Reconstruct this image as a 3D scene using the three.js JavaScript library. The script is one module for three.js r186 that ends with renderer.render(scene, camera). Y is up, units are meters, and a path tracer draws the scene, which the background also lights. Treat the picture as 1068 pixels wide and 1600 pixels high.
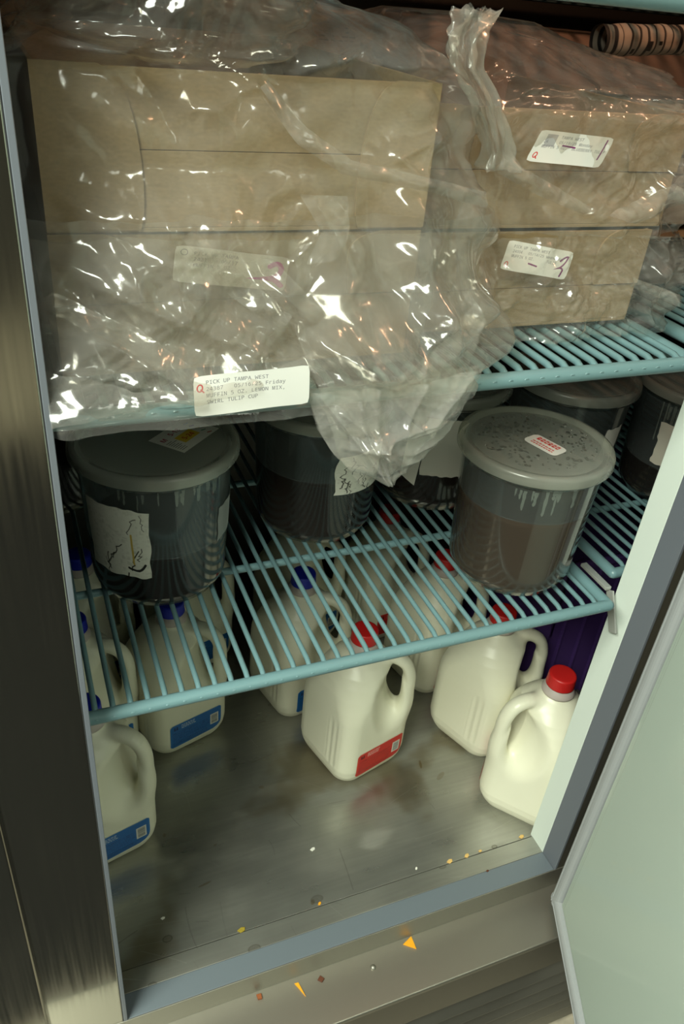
import * as THREE from 'three';
import { RoundedBoxGeometry } from 'three/addons/geometries/RoundedBoxGeometry.js';
import { mergeGeometries, mergeVertices } from 'three/addons/utils/BufferGeometryUtils.js';
import { ImprovedNoise } from 'three/addons/math/ImprovedNoise.js';
import { RectAreaLightUniformsLib } from 'three/addons/lights/RectAreaLightUniformsLib.js';

// ---------------------------------------------------------------- camera, light, exposure
const scene = new THREE.Scene();
scene.background = new THREE.Color(0x0a0a09);
const camera = new THREE.PerspectiveCamera(65.31, 1068 / 1600, 0.02, 20);
{
  const right = new THREE.Vector3(0.9262, 0.0860, 0.3671), up = new THREE.Vector3(0.1362, 0.8316, -0.5384);
  const back = new THREE.Vector3().crossVectors(right, up);
  camera.matrixAutoUpdate = true;
  camera.quaternion.setFromRotationMatrix(new THREE.Matrix4().makeBasis(right, up, back));
  camera.position.set(-0.014, 0.997, 0.465);
}
const renderer = new THREE.WebGLRenderer({ antialias: true });
renderer.toneMapping = THREE.LinearToneMapping;
renderer.toneMappingExposure = 1.3;
renderer.shadowMap.enabled = true;
RectAreaLightUniformsLib.init();

const LAMP_COLOR = new THREE.Color().setRGB(0.93, 1.0, 0.84);
const LAMPS = [  // ceiling troffers of the kitchen: x, z, width, depth, radiance
  [-1.0, 0.9, 0.6, 1.2, 38],
  [0.9, 2.3, 0.6, 1.2, 5],
];
const BULB = { at: [0.50, 1.22, -0.02], color: new THREE.Color().setRGB(1.0, 0.52, 0.3), power: 0.09 };
const CEIL = 2.1, KFLOOR = -0.34;

// ---------------------------------------------------------------- helpers
let seed = 12345;
const rnd = () => { seed = (seed + 0x6d2b79f5) | 0; let t = Math.imul(seed ^ (seed >>> 15), 1 | seed); t = (t + Math.imul(t ^ (t >>> 7), 61 | t)) ^ t; return ((t ^ (t >>> 14)) >>> 0) / 4294967296; };
const R = (a, b) => a + (b - a) * rnd();
const clamp = (x, a = 0, b = 1) => Math.min(b, Math.max(a, x));
const smooth = (a, b, x) => { const t = clamp((x - a) / (b - a)); return t * t * (3 - 2 * t); };
const lerp = (a, b, t) => a + (b - a) * t;
const V = (x, y, z) => new THREE.Vector3(x, y, z);
const perlin = new ImprovedNoise();
const N3 = (x, y, z) => perlin.noise(x + 31.7, y + 17.3, z + 5.1);
const fbm = (x, y, z, o = 4) => { let s = 0, a = 0.5; for (let i = 0; i < o; i++) { s += a * N3(x, y, z); x *= 2.03; y *= 2.03; z *= 2.03; a *= 0.5; } return s; };
const curve = (pts, x) => { // piecewise linear
  if (x <= pts[0][0]) return pts[0][1];
  for (let i = 1; i < pts.length; i++) if (x <= pts[i][0]) return lerp(pts[i - 1][1], pts[i][1], (x - pts[i - 1][0]) / (pts[i][0] - pts[i - 1][0]));
  return pts[pts.length - 1][1];
};
const used = new Map();
function numbered(name) { const n = used.get(name) ?? 0; used.set(name, n + 1); return n ? `${name}_${String(n).padStart(3, '0')}` : name; }
function tag(o, label, category, group, kind) {
  if (label) o.userData.label = label;
  if (category) o.userData.category = category;
  if (group) o.userData.group = group;
  if (kind) o.userData.kind = kind;
  return o;
}
function thing(name, label, category, pos = [0, 0, 0], turn = 0, group) {
  const o = new THREE.Group(); o.name = numbered(name); scene.add(o);
  o.position.set(...pos); o.rotation.y = turn;
  return tag(o, label, category, group);
}
function part(name, geo, mat, parent = scene, label) {
  const m = new THREE.Mesh(geo, mat); m.name = parent === scene ? numbered(name) : name; m.castShadow = m.receiveShadow = true; parent.add(m);
  if (label) m.userData.label = label;
  return m;
}
function structure(name, geo, mat) { const m = part(name, geo, mat); m.userData.kind = 'structure'; return m; }
function dup(root, label, pos, turn) {
  const r = root.clone(); r.name = numbered(root.name.replace(/_\d{3}$/, '')); scene.add(r);
  r.userData = { ...root.userData, label };
  r.position.set(...pos); r.rotation.y = turn;
  return r;
}
const merge = (list) => mergeGeometries(list.map((g) => { const h = g.index ? g.toNonIndexed() : g; for (const k of Object.keys(h.attributes)) if (!['position', 'normal', 'uv'].includes(k)) h.deleteAttribute(k); return h; }));
function box(x0, x1, y0, y1, z0, z1, r = 0.001, seg = 1) {  // rounded box between corners, uv in metres
  const g = new RoundedBoxGeometry(x1 - x0, y1 - y0, z1 - z0, seg, Math.min(r, (x1 - x0) / 2.01, (y1 - y0) / 2.01, (z1 - z0) / 2.01));
  g.translate((x0 + x1) / 2, (y0 + y1) / 2, (z0 + z1) / 2);
  return metreUV(g);
}
function metreUV(g) {
  const p = g.attributes.position, n = g.attributes.normal, uv = new Float32Array(p.count * 2);
  for (let i = 0; i < p.count; i++) {
    const ax = Math.abs(n.getX(i)), ay = Math.abs(n.getY(i)), az = Math.abs(n.getZ(i));
    let u, v;
    if (az >= ax && az >= ay) { u = p.getX(i); v = p.getY(i); } else if (ax >= ay) { u = p.getZ(i); v = p.getY(i); } else { u = p.getX(i); v = p.getZ(i); }
    uv[2 * i] = u; uv[2 * i + 1] = v;
  }
  g.setAttribute('uv', new THREE.BufferAttribute(uv, 2));
  return g;
}
function rod(a, b, r, seg = 8) {  // round bar from a to b with slightly domed ends
  const d = V(...b).sub(V(...a)), L = d.length(), g = new THREE.CapsuleGeometry(r, L, 2, seg);
  g.applyQuaternion(new THREE.Quaternion().setFromUnitVectors(V(0, 1, 0), d.normalize()));
  g.translate((a[0] + b[0]) / 2, (a[1] + b[1]) / 2, (a[2] + b[2]) / 2);
  return g;
}
function tube(pts, r, seg = 40, rad = 8) { return new THREE.TubeGeometry(new THREE.CatmullRomCurve3(pts.map((p) => V(...p)), false, 'centripetal'), seg, r, rad); }
function lathe(profile, seg = 64) { return new THREE.LatheGeometry(profile.map(([r, y]) => new THREE.Vector2(r, y)), seg); }
function roundRect(s, x0, x1, y0, y1, r) {
  s.moveTo(x0 + r, y0); s.lineTo(x1 - r, y0); s.quadraticCurveTo(x1, y0, x1, y0 + r); s.lineTo(x1, y1 - r); s.quadraticCurveTo(x1, y1, x1 - r, y1);
  s.lineTo(x0 + r, y1); s.quadraticCurveTo(x0, y1, x0, y1 - r); s.lineTo(x0, y0 + r); s.quadraticCurveTo(x0, y0, x0 + r, y0); return s;
}
// ---------------------------------------------------------------- textures
function canvas(w, h, draw) { const c = document.createElement('canvas'); c.width = w; c.height = h; draw(c.getContext('2d'), w, h); return c; }
function tex(c, srgb = true, rep) {
  const t = new THREE.CanvasTexture(c); t.magFilter = THREE.LinearFilter; if (srgb) t.colorSpace = THREE.SRGBColorSpace;
  if (rep) { t.wrapS = t.wrapT = THREE.RepeatWrapping; t.repeat.set(...rep); }
  return t;
}
function field(w, h, fn, srgb = true, rep) {  // fn(u, v) -> [r, g, b] 0..1 (as stored)
  const d = new Uint8Array(w * h * 4);
  for (let y = 0; y < h; y++) for (let x = 0; x < w; x++) {
    const c = fn(x / w, y / h), o = (y * w + x) * 4;
    for (let k = 0; k < 3; k++) d[o + k] = clamp(Array.isArray(c) ? c[k] : c) * 255;
    d[o + 3] = 255;
  }
  const t = new THREE.DataTexture(d, w, h); t.magFilter = THREE.LinearFilter; t.needsUpdate = true; if (srgb) t.colorSpace = THREE.SRGBColorSpace;
  t.wrapS = t.wrapT = THREE.RepeatWrapping; if (rep) t.repeat.set(...rep);
  return t;
}
// ---------------------------------------------------------------- materials
const std = (o) => new THREE.MeshStandardMaterial(o), phy = (o) => new THREE.MeshPhysicalMaterial(o);
// brushed steel: long strokes along u
const brushX = field(512, 512, (u, v) => { const s = N3(u * 3, v * 160, 1) * 0.5 + N3(u * 7, v * 420, 2) * 0.5; return 0.5 + 0.5 * s; }, false, [2, 4]);
const brushY = field(512, 512, (u, v) => { const s = N3(v * 3, u * 160, 1) * 0.5 + N3(v * 7, u * 420, 2) * 0.5; return 0.5 + 0.5 * s; }, false, [4, 2]);
const M = {};
M.steelPost = std({ color: 0xa9a69b, metalness: 1, roughness: 0.24, roughnessMap: field(256, 256, (u, v) => 0.62 + 0.3 * N3(v * 4, u * 90, 4) + 0.15 * N3(u * 5, v * 5, 9), false, [4, 2]), bumpMap: brushY, bumpScale: 0.00006 });
M.steelLedge = std({ color: 0xa5a298, metalness: 0.92, roughness: 0.46, bumpMap: brushX, bumpScale: 0.00006 });
M.steelDark = std({ color: 0x8f8c83, metalness: 1, roughness: 0.5, bumpMap: brushX, bumpScale: 0.00006 });
// cabinet floor: worn steel with brown tea stains, chalky spill marks and scratches (one tile for the whole floor)
function floorMap() {
  return tex(canvas(1536, 1024, (g, w, h) => {
    const img = g.createImageData(w, h);
    for (let y = 0; y < h; y++) for (let x = 0; x < w; x++) {
      const u = x / w * 1.4, v = y / h * 0.72;
      let a = 0.66 + 0.10 * fbm(u * 9, v * 9, 3) + 0.02 * N3(u * 14, v * 260, 6);
      const st = smooth(0.10, 0.34, fbm(u * 7 + 3, v * 7, 11)) * 0.45;   // brown stain patches
      const ch = smooth(0.14, 0.3, fbm(u * 15, v * 15 + 7, 21)) * 0.25 * smooth(-0.05, 0.15, fbm(u * 3, v * 3, 40)); // chalky residue
      const o = (y * w + x) * 4;
      img.data[o] = 255 * clamp(lerp(lerp(a, 0.44, st), 0.8, ch)); img.data[o + 1] = 255 * clamp(lerp(lerp(a * 0.995, 0.38, st), 0.8, ch)); img.data[o + 2] = 255 * clamp(lerp(lerp(a * 0.95, 0.26, st), 0.78, ch)); img.data[o + 3] = 255;
    }
    g.putImageData(img, 0, 0);
    for (let i = 0; i < 260; i++) { g.strokeStyle = `rgba(${rnd() < 0.5 ? '220,220,215' : '70,68,60'},${R(0.08, 0.3)})`; g.lineWidth = R(0.6, 1.4); g.beginPath(); const x = R(0, w), y = R(0, h), a = R(-0.5, 0.5) + (rnd() < 0.3 ? 1.2 : 0), l = R(10, 90); g.moveTo(x, y); g.quadraticCurveTo(x + Math.cos(a) * l * 0.5 + R(-5, 5), y + Math.sin(a) * l * 0.5, x + Math.cos(a) * l, y + Math.sin(a) * l); g.stroke(); }
    for (let i = 0; i < 60; i++) { g.fillStyle = `rgba(96,66,24,${R(0.1, 0.4)})`; g.beginPath(); g.ellipse(R(0, w), R(0, h), R(2, 12), R(1, 5), R(0, 3), 0, 7); g.fill(); }
    for (let i = 0; i < 26; i++) { g.strokeStyle = `rgba(70,66,55,${R(0.2, 0.5)})`; g.lineWidth = 1.4; g.beginPath(); const r = R(3, 9); g.ellipse(R(0, w), R(h * 0.86, h), r, r * R(0.6, 0.95), 0, 0, 7); g.stroke(); g.fillStyle = 'rgba(80,76,60,0.2)'; g.fill(); }
  }));
}
const floorBrush = brushX.clone(); floorBrush.repeat.set(5, 14);
const floorRough = field(512, 512, (u, v) => 0.33 + 0.22 * fbm(u * 14, v * 14, 8) + 0.03 * N3(u * 6, v * 120, 2) + 0.25 * smooth(0.1, 0.3, fbm(u * 9 + 3, v * 9, 11)), false);
M.cabinetFloor = std({ map: floorMap(), metalness: 0.78, roughness: 1, roughnessMap: floorRough, bumpMap: floorBrush, bumpScale: 0.00004 });
M.sillSteel = std({ map: M.cabinetFloor.map, color: 0xffffff, metalness: 0.8, roughness: 0.42 });
M.liner = std({ color: 0x4c4b45, metalness: 0.6, roughness: 0.5 });
M.breaker = std({ color: 0x677078, roughness: 0.42 });
M.breakerGrey = std({ color: 0x6b7079, roughness: 0.45 });
M.whiteTrim = std({ color: 0xdde6df, roughness: 0.35 });
M.doorLiner = phy({ color: 0xbccac1, roughness: 0.5, clearcoat: 0.55, clearcoatRoughness: 0.06, bumpMap: field(128, 128, (u, v) => 0.5 + 0.4 * N3(u * 40, v * 40, 3), false, [12, 12]), bumpScale: 0.00001 });
M.gasket = std({ color: 0xa2a5a8, roughness: 0.45 });
M.gasketDark = std({ color: 0x2c3138, roughness: 0.6 });
M.clip = std({ color: 0xb4b6b2, metalness: 0.4, roughness: 0.4 });
M.dark = std({ color: 0x14130f, roughness: 0.8 });
M.epoxy = std({ color: 0x6b8b91, roughness: 0.34 });           // blue-green epoxy shelf coating
const boardMap = field(512, 512, (u, v) => { const f = 0.5 * N3(u * 60, v * 140, 3) + 0.6 * fbm(u * 12, v * 12, 5) + 0.35 * N3(u * 200, v * 200, 8); const b = 1 + 0.10 * f; return [0.60 * b, 0.52 * b, 0.395 * b]; }, true, [4, 4]);
M.board = std({ map: boardMap, roughness: 0.85, bumpMap: field(256, 256, (u, v) => 0.5 + 0.35 * N3(u * 8, v * 60, 2) + 0.2 * N3(u * 60, v * 60, 5), false, [6, 6]), bumpScale: 0.0002 });
M.boardWhite = std({ color: 0xb8b4a6, roughness: 0.7, bumpMap: boardMap, bumpScale: 0.0001 });
M.film = phy({ color: 0xf2f0ec, roughness: 0.15, transmission: 0.93, thickness: 0, ior: 1.5, side: THREE.DoubleSide });
M.filmHazy = phy({ color: 0xeceae4, roughness: 0.2, transmission: 0.85, thickness: 0, ior: 1.5, side: THREE.DoubleSide });
M.filmClear = phy({ color: 0xeeeae4, roughness: 0.12, transmission: 0.97, thickness: 0, ior: 1.45, side: THREE.DoubleSide });
M.filmTail = phy({ color: 0xf4f2ee, roughness: 0.16, transmission: 0.86, thickness: 0, ior: 1.55, side: THREE.DoubleSide });
M.milk = phy({ color: 0xe9e6d0, roughness: 0.36, sheen: 0 });
M.capRed = std({ color: 0xc4201f, roughness: 0.4 });
M.capBlue = std({ color: 0x1a2aa6, roughness: 0.4 });
M.neck = phy({ color: 0xd9cdc8, roughness: 0.45, transmission: 0.35, thickness: 0 });
M.tub = phy({ color: 0xdfe3e0, roughness: 0.08, transmission: 0.99, thickness: 0, ior: 1.5, side: THREE.DoubleSide });
M.tubFog = phy({ color: 0xd5dadf, roughness: 0.3, transmission: 0.9, thickness: 0, ior: 1.3, side: THREE.DoubleSide });
M.lid = phy({ color: 0xdfe0d4, roughness: 0.26, transmission: 0.76, thickness: 0, ior: 1.5, side: THREE.DoubleSide });
M.drop = phy({ color: 0xffffff, roughness: 0.02, transmission: 1, thickness: 0.002, ior: 1.33 });
M.foam = std({ color: 0xb9b3a3, roughness: 0.9 });
M.teaDark = std({ color: 0x170e0b, roughness: 0.2 });
M.teaMilky = std({ color: 0x55443a, roughness: 0.25 });
M.teaBrown = std({ color: 0x281a15, roughness: 0.22 });
M.paper = std({ color: 0xe6e3da, roughness: 0.75, side: THREE.DoubleSide });
M.purple = std({ color: 0x54397a, roughness: 0.5 });
M.sack = std({ color: 0x8f7a6c, roughness: 0.55, bumpMap: field(256, 256, (u, v) => 0.5 + 0.5 * N3(u * 14, v * 3, 3), false, [2, 2]), bumpScale: 0.002 });
M.orange = std({ color: 0xe8a01c, roughness: 0.5 });
M.crumb = std({ color: 0xd8b06a, roughness: 0.8 });
M.crumbDark = std({ color: 0x5a2f1a, roughness: 0.7 });

// ================================================================ the kitchen round the camera
const kitchenTile = std({ color: 0x8a8478, roughness: 0.35 });
structure('floor', box(-2.2, 2.4, KFLOOR - 0.1, KFLOOR, -0.9, 3.3), std({ color: 0xd8ccb6, roughness: 0.5, map: field(256, 256, (u, v) => 0.85 + 0.2 * fbm(u * 20, v * 20, 4), true, [2, 2]) }));
structure('ceiling', box(-2.2, 2.4, CEIL, CEIL + 0.1, -0.9, 3.3), std({ color: 0x8a8a82, roughness: 0.9 }));
structure('wall_back', box(-2.2, 2.4, KFLOOR, CEIL, 3.2, 3.3), std({ color: 0x4a4844, roughness: 0.7 }));
structure('wall_left', box(-2.3, -2.2, KFLOOR, CEIL, -0.9, 3.3), std({ color: 0x4f4d48, roughness: 0.7 }));
structure('wall_right', box(2.4, 2.5, KFLOOR, CEIL, -0.9, 3.3), std({ color: 0x4f4d48, roughness: 0.7 }));
structure('wall_front', box(-2.2, 2.4, KFLOOR, CEIL, -0.98, -0.9), std({ color: 0x4f4d48, roughness: 0.7 }));
part('floor_mat', box(-1.2, 1.2, KFLOOR, KFLOOR + 0.012, 0.222, 2.1, 0.004, 2), std({ color: 0x141414, roughness: 0.8 }));
tag(scene.children[scene.children.length - 1], 'black rubber mat on the kitchen floor in front of the refrigerator', 'mat');
for (const [x, z, w, d, I] of LAMPS) {
  const t = thing('ceiling_light', x < 0 ? 'fluorescent ceiling panel above the open refrigerator, nearer of the two' : 'fluorescent ceiling panel behind the camera, farther of the two', 'light', [x, CEIL, z]);
  part('frame', merge([box(-w / 2 - 0.02, -w / 2, -0.03, 0, -d / 2, d / 2), box(w / 2, w / 2 + 0.02, -0.03, 0, -d / 2, d / 2), box(-w / 2 - 0.02, w / 2 + 0.02, -0.03, 0, -d / 2 - 0.02, -d / 2), box(-w / 2 - 0.02, w / 2 + 0.02, -0.03, 0, d / 2, d / 2 + 0.02)]), std({ color: 0xd8d8d4, roughness: 0.5 }), t);
  part('diffuser', box(-w / 2, w / 2, -0.02, -0.01, -d / 2, d / 2), std({ color: 0xffffff, emissive: LAMP_COLOR, emissiveIntensity: 1.5 }), t);
  const l = new THREE.RectAreaLight(LAMP_COLOR, I, w, d); l.name = 'panel_light'; l.position.set(0, -0.026, 0); l.rotation.x = -Math.PI / 2; t.add(l);
}

// ================================================================ refrigerator
const W = 0.58, YM = 0.4655, YU = 0.745, YT = 1.008, ZB = -0.68, XL = -0.10, XR = 1.22;
const fridge = thing('refrigerator', 'open stainless steel reach-in refrigerator holding shelves of food', 'refrigerator');
const fp = (n, g, m, parent = fridge, l) => part(n, g, m, parent, l);
{
  // cabinet floor, drawn with one stained sheet: uv over the whole floor
  const fl = box(XL, XR, -0.02, 0, ZB, -0.057, 0.0005);
  { const p = fl.attributes.position, uv = fl.attributes.uv; for (let i = 0; i < p.count; i++) uv.setXY(i, (p.getX(i) + 0.1) / 1.4, 1 - (p.getZ(i) + 0.7) / 0.72 ); }
  fp('floor_pan', fl, M.cabinetFloor, fridge, 'stained stainless floor pan');
  const st = box(0, W, -0.02, 0.0022, -0.0552, -0.029, 0.0006);
  { const p = st.attributes.position, uv = st.attributes.uv; for (let i = 0; i < p.count; i++) uv.setXY(i, (p.getX(i) + 0.1) / 1.4, 1 - (p.getZ(i) + 0.7) / 0.72); }
  fp('sill_plate', st, M.sillSteel, fridge, 'spotted steel sill plate');
  fp('sill_breaker', box(0, W, -0.02, 0.0025, -0.029, -0.0005, 0.001), M.breaker, fridge, 'blue grey plastic breaker strip');
  fp('sill_edge', box(-0.074, 0.66, -0.036, 0.003, -0.0005, 0.0012, 0.0006), M.steelLedge);
  fp('back_panel', box(XL - 0.02, XR + 0.02, -0.02, 1.35, ZB - 0.03, ZB), M.liner);
  fp('side_panel', box(XL - 0.05, XL, -0.02, 1.35, ZB, -0.06), M.liner);
  fp('side_panel', box(XR, XR + 0.05, -0.02, 1.35, ZB, 0), M.liner);
  fp('top_panel', box(-0.7, XR + 0.05, 1.35, 1.40, ZB - 0.03, 0), M.liner);
  fp('header', box(-0.7, XR + 0.05, 1.22, 1.55, -0.001, 0.03), M.steelPost);
  // left post with its breaker strip
  fp('left_post', box(-0.13, -0.003, -0.036, 1.25, -0.06, 0, 0.002, 2), M.steelPost, fridge, 'brushed steel left post');
  fp('left_breaker', box(-0.003, 0.0012, 0.0, 1.25, -0.06, 0.0005, 0.0006), M.breakerGrey);
  // mullion on the right: white inner strip, grey breaker, steel front
  fp('mullion', box(W + 0.003, 0.655, -0.036, 1.25, -0.06, -0.004, 0.001), M.dark);
  fp('mullion_inner_strip', box(W, W + 0.004, 0.0, 1.25, -0.06, -0.029, 0.0008), M.whiteTrim, fridge, 'white painted inner strip of the mullion');
  fp('mullion_breaker', box(W, W + 0.004, 0.0, 1.25, -0.029, 0.0005, 0.0008), M.breakerGrey, fridge, 'grey plastic breaker strip of the mullion');
  fp('mullion_front', box(W + 0.003, 0.655, -0.036, 1.25, -0.004, 0, 0.0006), M.steelDark);
  // right section closed by its own door, left section door
  fp('right_door', box(0.66, XR + 0.03, -0.02, 1.22, -0.002, 0.05, 0.004, 2), M.steelPost);
  const ld = fp('left_door', box(-0.72, -0.0765, -0.10, 1.22, -0.004, 0.012, 0.003, 2), M.steelPost, fridge, 'closed steel door of the left section');
  // ledge and grille under the opening
  fp('front_ledge', box(-0.72, XR + 0.05, -0.045, -0.036, -0.03, 0.068, 0.002, 2), M.steelLedge, fridge, 'steel ledge below the opening');
  fp('ledge_front', box(-0.72, XR + 0.05, -0.115, -0.045, 0.055, 0.067, 0.001), M.steelDark);
  for (let k = 0; k < 6; k++) {
    const g = box(-0.72, XR + 0.05, -0.016, 0.016, -0.002, 0.002, 0.001); g.rotateX(-0.5); g.translate(0, -0.135 - k * 0.034, 0.06);
    fp('louver', g, M.steelLedge);
  }
  fp('base_panel', box(-0.72, XR + 0.05, KFLOOR, -0.06, ZB, 0.04), M.dark);
  // the screw that stands in the ledge
  const sc = lathe([[0, 0.0035], [0.002, 0.0032], [0.0034, 0.0016], [0.0036, 0]], 16); sc.translate(0.300, -0.036, 0.022);
  fp('ledge_screw', sc, M.steelLedge);
}
// open door: a part of the refrigerator turned on the mullion
{
  const door = new THREE.Group(); door.name = 'door'; fridge.add(door); door.userData.label = 'open insulated door with pale grey liner and rubber gasket';
  const ang = 66 * Math.PI / 180;
  door.position.set(0.5705, 0, 0.0235); door.rotation.y = 0;
  // local frame: x runs along the door away from the hinge, y up, z out of the inner face towards the camera
  const ex = V(-Math.cos(ang), 0, Math.sin(ang)), ey = V(0, 1, 0), ez = V().crossVectors(ex, ey);
  // ez must point to the left / inside
  door.quaternion.setFromRotationMatrix(new THREE.Matrix4().makeBasis(ex, ey, ez));
  const Y0 = -0.022, Y1 = 1.21, LN = 0.60;
  fp('door_shell', box(-0.004, LN, Y0, Y1, -0.06, -0.012, 0.003, 2), M.steelPost, door);
  fp('door_rim', box(0.012, LN - 0.012, Y0 + 0.012, Y1 - 0.012, -0.014, -0.006, 0.001), M.gasketDark, door);
  // gasket: four rounded rails with a rib
  const rail = (a, b, horiz) => {
    const s = new THREE.Shape(); s.moveTo(-0.010, -0.012); s.lineTo(-0.0115, -0.004); s.quadraticCurveTo(-0.0115, 0.0055, -0.004, 0.0062); s.lineTo(-0.0025, 0.0038); s.lineTo(-0.001, 0.0062); s.quadraticCurveTo(0.0105, 0.006, 0.0105, -0.004); s.lineTo(0.009, -0.012); s.closePath();
    const L = b - a, g = new THREE.ExtrudeGeometry(s, { depth: L, bevelEnabled: false, curveSegments: 6 });
    return g;
  };
  const gV = (x, flip) => { const g = rail(Y0 + 0.002, Y1 - 0.002); g.rotateX(-Math.PI / 2); g.rotateY(0); g.scale(flip ? -1 : 1, 1, 1); g.applyMatrix4(new THREE.Matrix4().makeTranslation(x, Y0 + 0.002, 0)); return g; };
  // vertical rail: shape x -> door x, shape y -> door z
  const vert = (x) => { const g = rail(0, Y1 - Y0 - 0.004); const m = new THREE.Matrix4().makeBasis(V(1, 0, 0), V(0, 0, 1), V(0, -1, 0)); g.applyMatrix4(m); g.translate(x, Y1 - 0.002, 0); return g; };
  const horz = (y) => { const g = rail(0, LN - 0.004); const m = new THREE.Matrix4().makeBasis(V(0, 1, 0), V(0, 0, 1), V(1, 0, 0)); g.applyMatrix4(m); g.translate(0.002, y, 0); return g; };
  fp('gasket', vert(0.010), M.gasket, door); fp('gasket', vert(LN - 0.010), M.gasket, door);
  fp('gasket', horz(Y0 + 0.010), M.gasket, door); fp('gasket', horz(Y1 - 0.010), M.gasket, door);
  // liner: border, bevelled step, field panel, two pressed ribs
  const A = 0.0262;
  fp('liner_border', box(A, LN - A, Y0 + A, Y1 - A, -0.012, 0.001, 0.002, 2), M.doorLiner, door);
  fp('liner_step', box(A + 0.008, LN - A - 0.008, Y0 + A + 0.008, Y1 - A - 0.008, -0.012, 0.0035, 0.003, 3), M.doorLiner, door);
  fp('liner_panel', box(A + 0.016, LN - A - 0.016, Y0 + A + 0.016, Y1 - A - 0.016, -0.012, 0.0065, 0.004, 3), M.doorLiner, door);
}
// incandescent bulb in the cabinet
{
  const b = thing('cabinet_bulb', 'warm interior bulb under the cabinet header', 'bulb', BULB.at);
  part('bulb_glass', lathe([[0, -0.03], [0.014, -0.026], [0.022, -0.012], [0.02, 0.003], [0.011, 0.018], [0.01, 0.024]], 24), std({ color: 0xffe0c0, emissive: BULB.color, emissiveIntensity: 30 }), b);
  part('socket', lathe([[0.012, 0.024], [0.014, 0.026], [0.014, 0.05], [0, 0.05]], 20), M.steelDark, b);
  const l = new THREE.PointLight(BULB.color, BULB.power, 0, 2); l.name = 'bulb_light'; l.position.set(0, -0.008, 0); l.castShadow = true; b.add(l);
}

// ================================================================ wire shelves
function shelf(name, label, x0, x1, y, w0, step, barR, wireR, zF = -0.029, zE = -0.60) {
  const s = thing(name, label, 'shelf', [0, 0, 0], 0, 'wire shelves');
  const zs = [zF, -0.194, -0.362, -0.53, zE];
  part('front_bar', rod([x0, y, zF], [x1, y, zF], barR, 14), M.epoxy, s);
  part('rear_bar', rod([x0, y, zE], [x1, y, zE], barR, 10), M.epoxy, s);
  part('side_rail', rod([x0, y, zF], [x0, y, zE], barR, 12), M.epoxy, s);
  part('side_rail', rod([x1, y, zF], [x1, y, zE], barR, 12), M.epoxy, s);
  for (const z of zs.slice(1, 4)) part('cross_bar', rod([x0, y - 0.0005, z], [x1, y - 0.0005, z], 0.0042, 10), M.epoxy, s);
  const yt = y + barR * 0.75, yw = y + barR * 0.1;
  const shape = mergeVertices(merge([tube([[0, yw, zF + barR * 0.75], [0, yt, zF + 0.001], [0, yt + 0.0006, zF - 0.008], [0, yt + 0.0006, zF - 0.05], [0, yt + 0.0006, -0.3], [0, yt + 0.0006, zE + 0.004], [0, yt, zE]], wireR, 36, 7)]));
  for (let x = w0; x < x1 - 0.006; x += step) { if (x < x0 + 0.006) continue; const m = part('wire', shape, M.epoxy, s); m.position.x = x; }
  return s;
}
shelf('wire_shelf', 'pale blue-green wire shelf holding the tubs of tea', -0.075, 0.541, YM, 0.0072 - 5 * 0.01479, 0.01479, 0.0062, 0.0026);
shelf('wire_shelf', 'pale blue-green wire shelf holding the bagged cardboard trays', -0.075, 0.541, YU, 0.0072 - 5 * 0.01479, 0.01479, 0.0066, 0.003);
shelf('wire_shelf', 'blue-green wire shelf seen edge-on at the very top of the photo', -0.075, 1.15, YT, 0.0072 - 5 * 0.01479, 0.022, 0.0075, 0.003);
shelf('wire_shelf', 'blue-green wire shelf behind the white mullion, beside the shelf of tea tubs', 0.583, 1.17, YM, 0.599, 0.0165, 0.0062, 0.0026, -0.075);
shelf('wire_shelf', 'blue-green wire shelf of the right section under the printed cartons', 0.583, 1.17, YU, 0.599, 0.0165, 0.0066, 0.003, -0.075);
// shelf clips at the mullion
for (const [y, l] of [[YM, 'steel shelf clip under the front right corner of the tea shelf'], [YU, 'steel shelf clip under the front right corner of the bagged tray shelf']]) {
  const c = thing('shelf_clip', l, 'clip');
  part('clip_arm', box(0.566, 0.574, y - 0.012, y - 0.0075, -0.11, -0.062, 0.001), M.clip, c);
  const web = box(0.5715, 0.574, -0.05, 0, -0.006, 0.006, 0.001); web.rotateX(-0.5); web.translate(0, y - 0.012, -0.062);
  part('clip_web', web, M.clip, c);
}

// ================================================================ milk jugs
// signed distance of a half-gallon jug; the handle stands over the (+x, +z) corner
const JW = 0.0635, JH = 0.250;
const smin = (a, b, k) => { const h = clamp(0.5 + 0.5 * (b - a) / k); return lerp(b, a, h) - k * h * (1 - h); };
const smax = (a, b, k) => -smin(-a, -b, k);
const widthAt = (y) => curve([[0, 0.050], [0.004, 0.0545], [0.012, 0.0585], [0.022, 0.0618], [0.035, JW], [0.118, JW], [0.133, 0.0628], [0.149, 0.0610], [0.165, 0.0580], [0.180, 0.0530], [0.192, 0.0462], [0.202, 0.0372], [0.209, 0.0290], [0.214, 0.0232], [0.219, 0.0195], [0.222, 0.0185], [0.26, 0.0185]], y);
const HANDLE = new THREE.CatmullRomCurve3([[0.018, 0.204], [0.044, 0.2075], [0.0625, 0.199], [0.0715, 0.180], [0.0735, 0.150], [0.073, 0.118], [0.066, 0.092]].map(([a, b]) => new THREE.Vector3(a, b, 0))).getPoints(22).map((p) => [p.x, p.y]);
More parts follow.
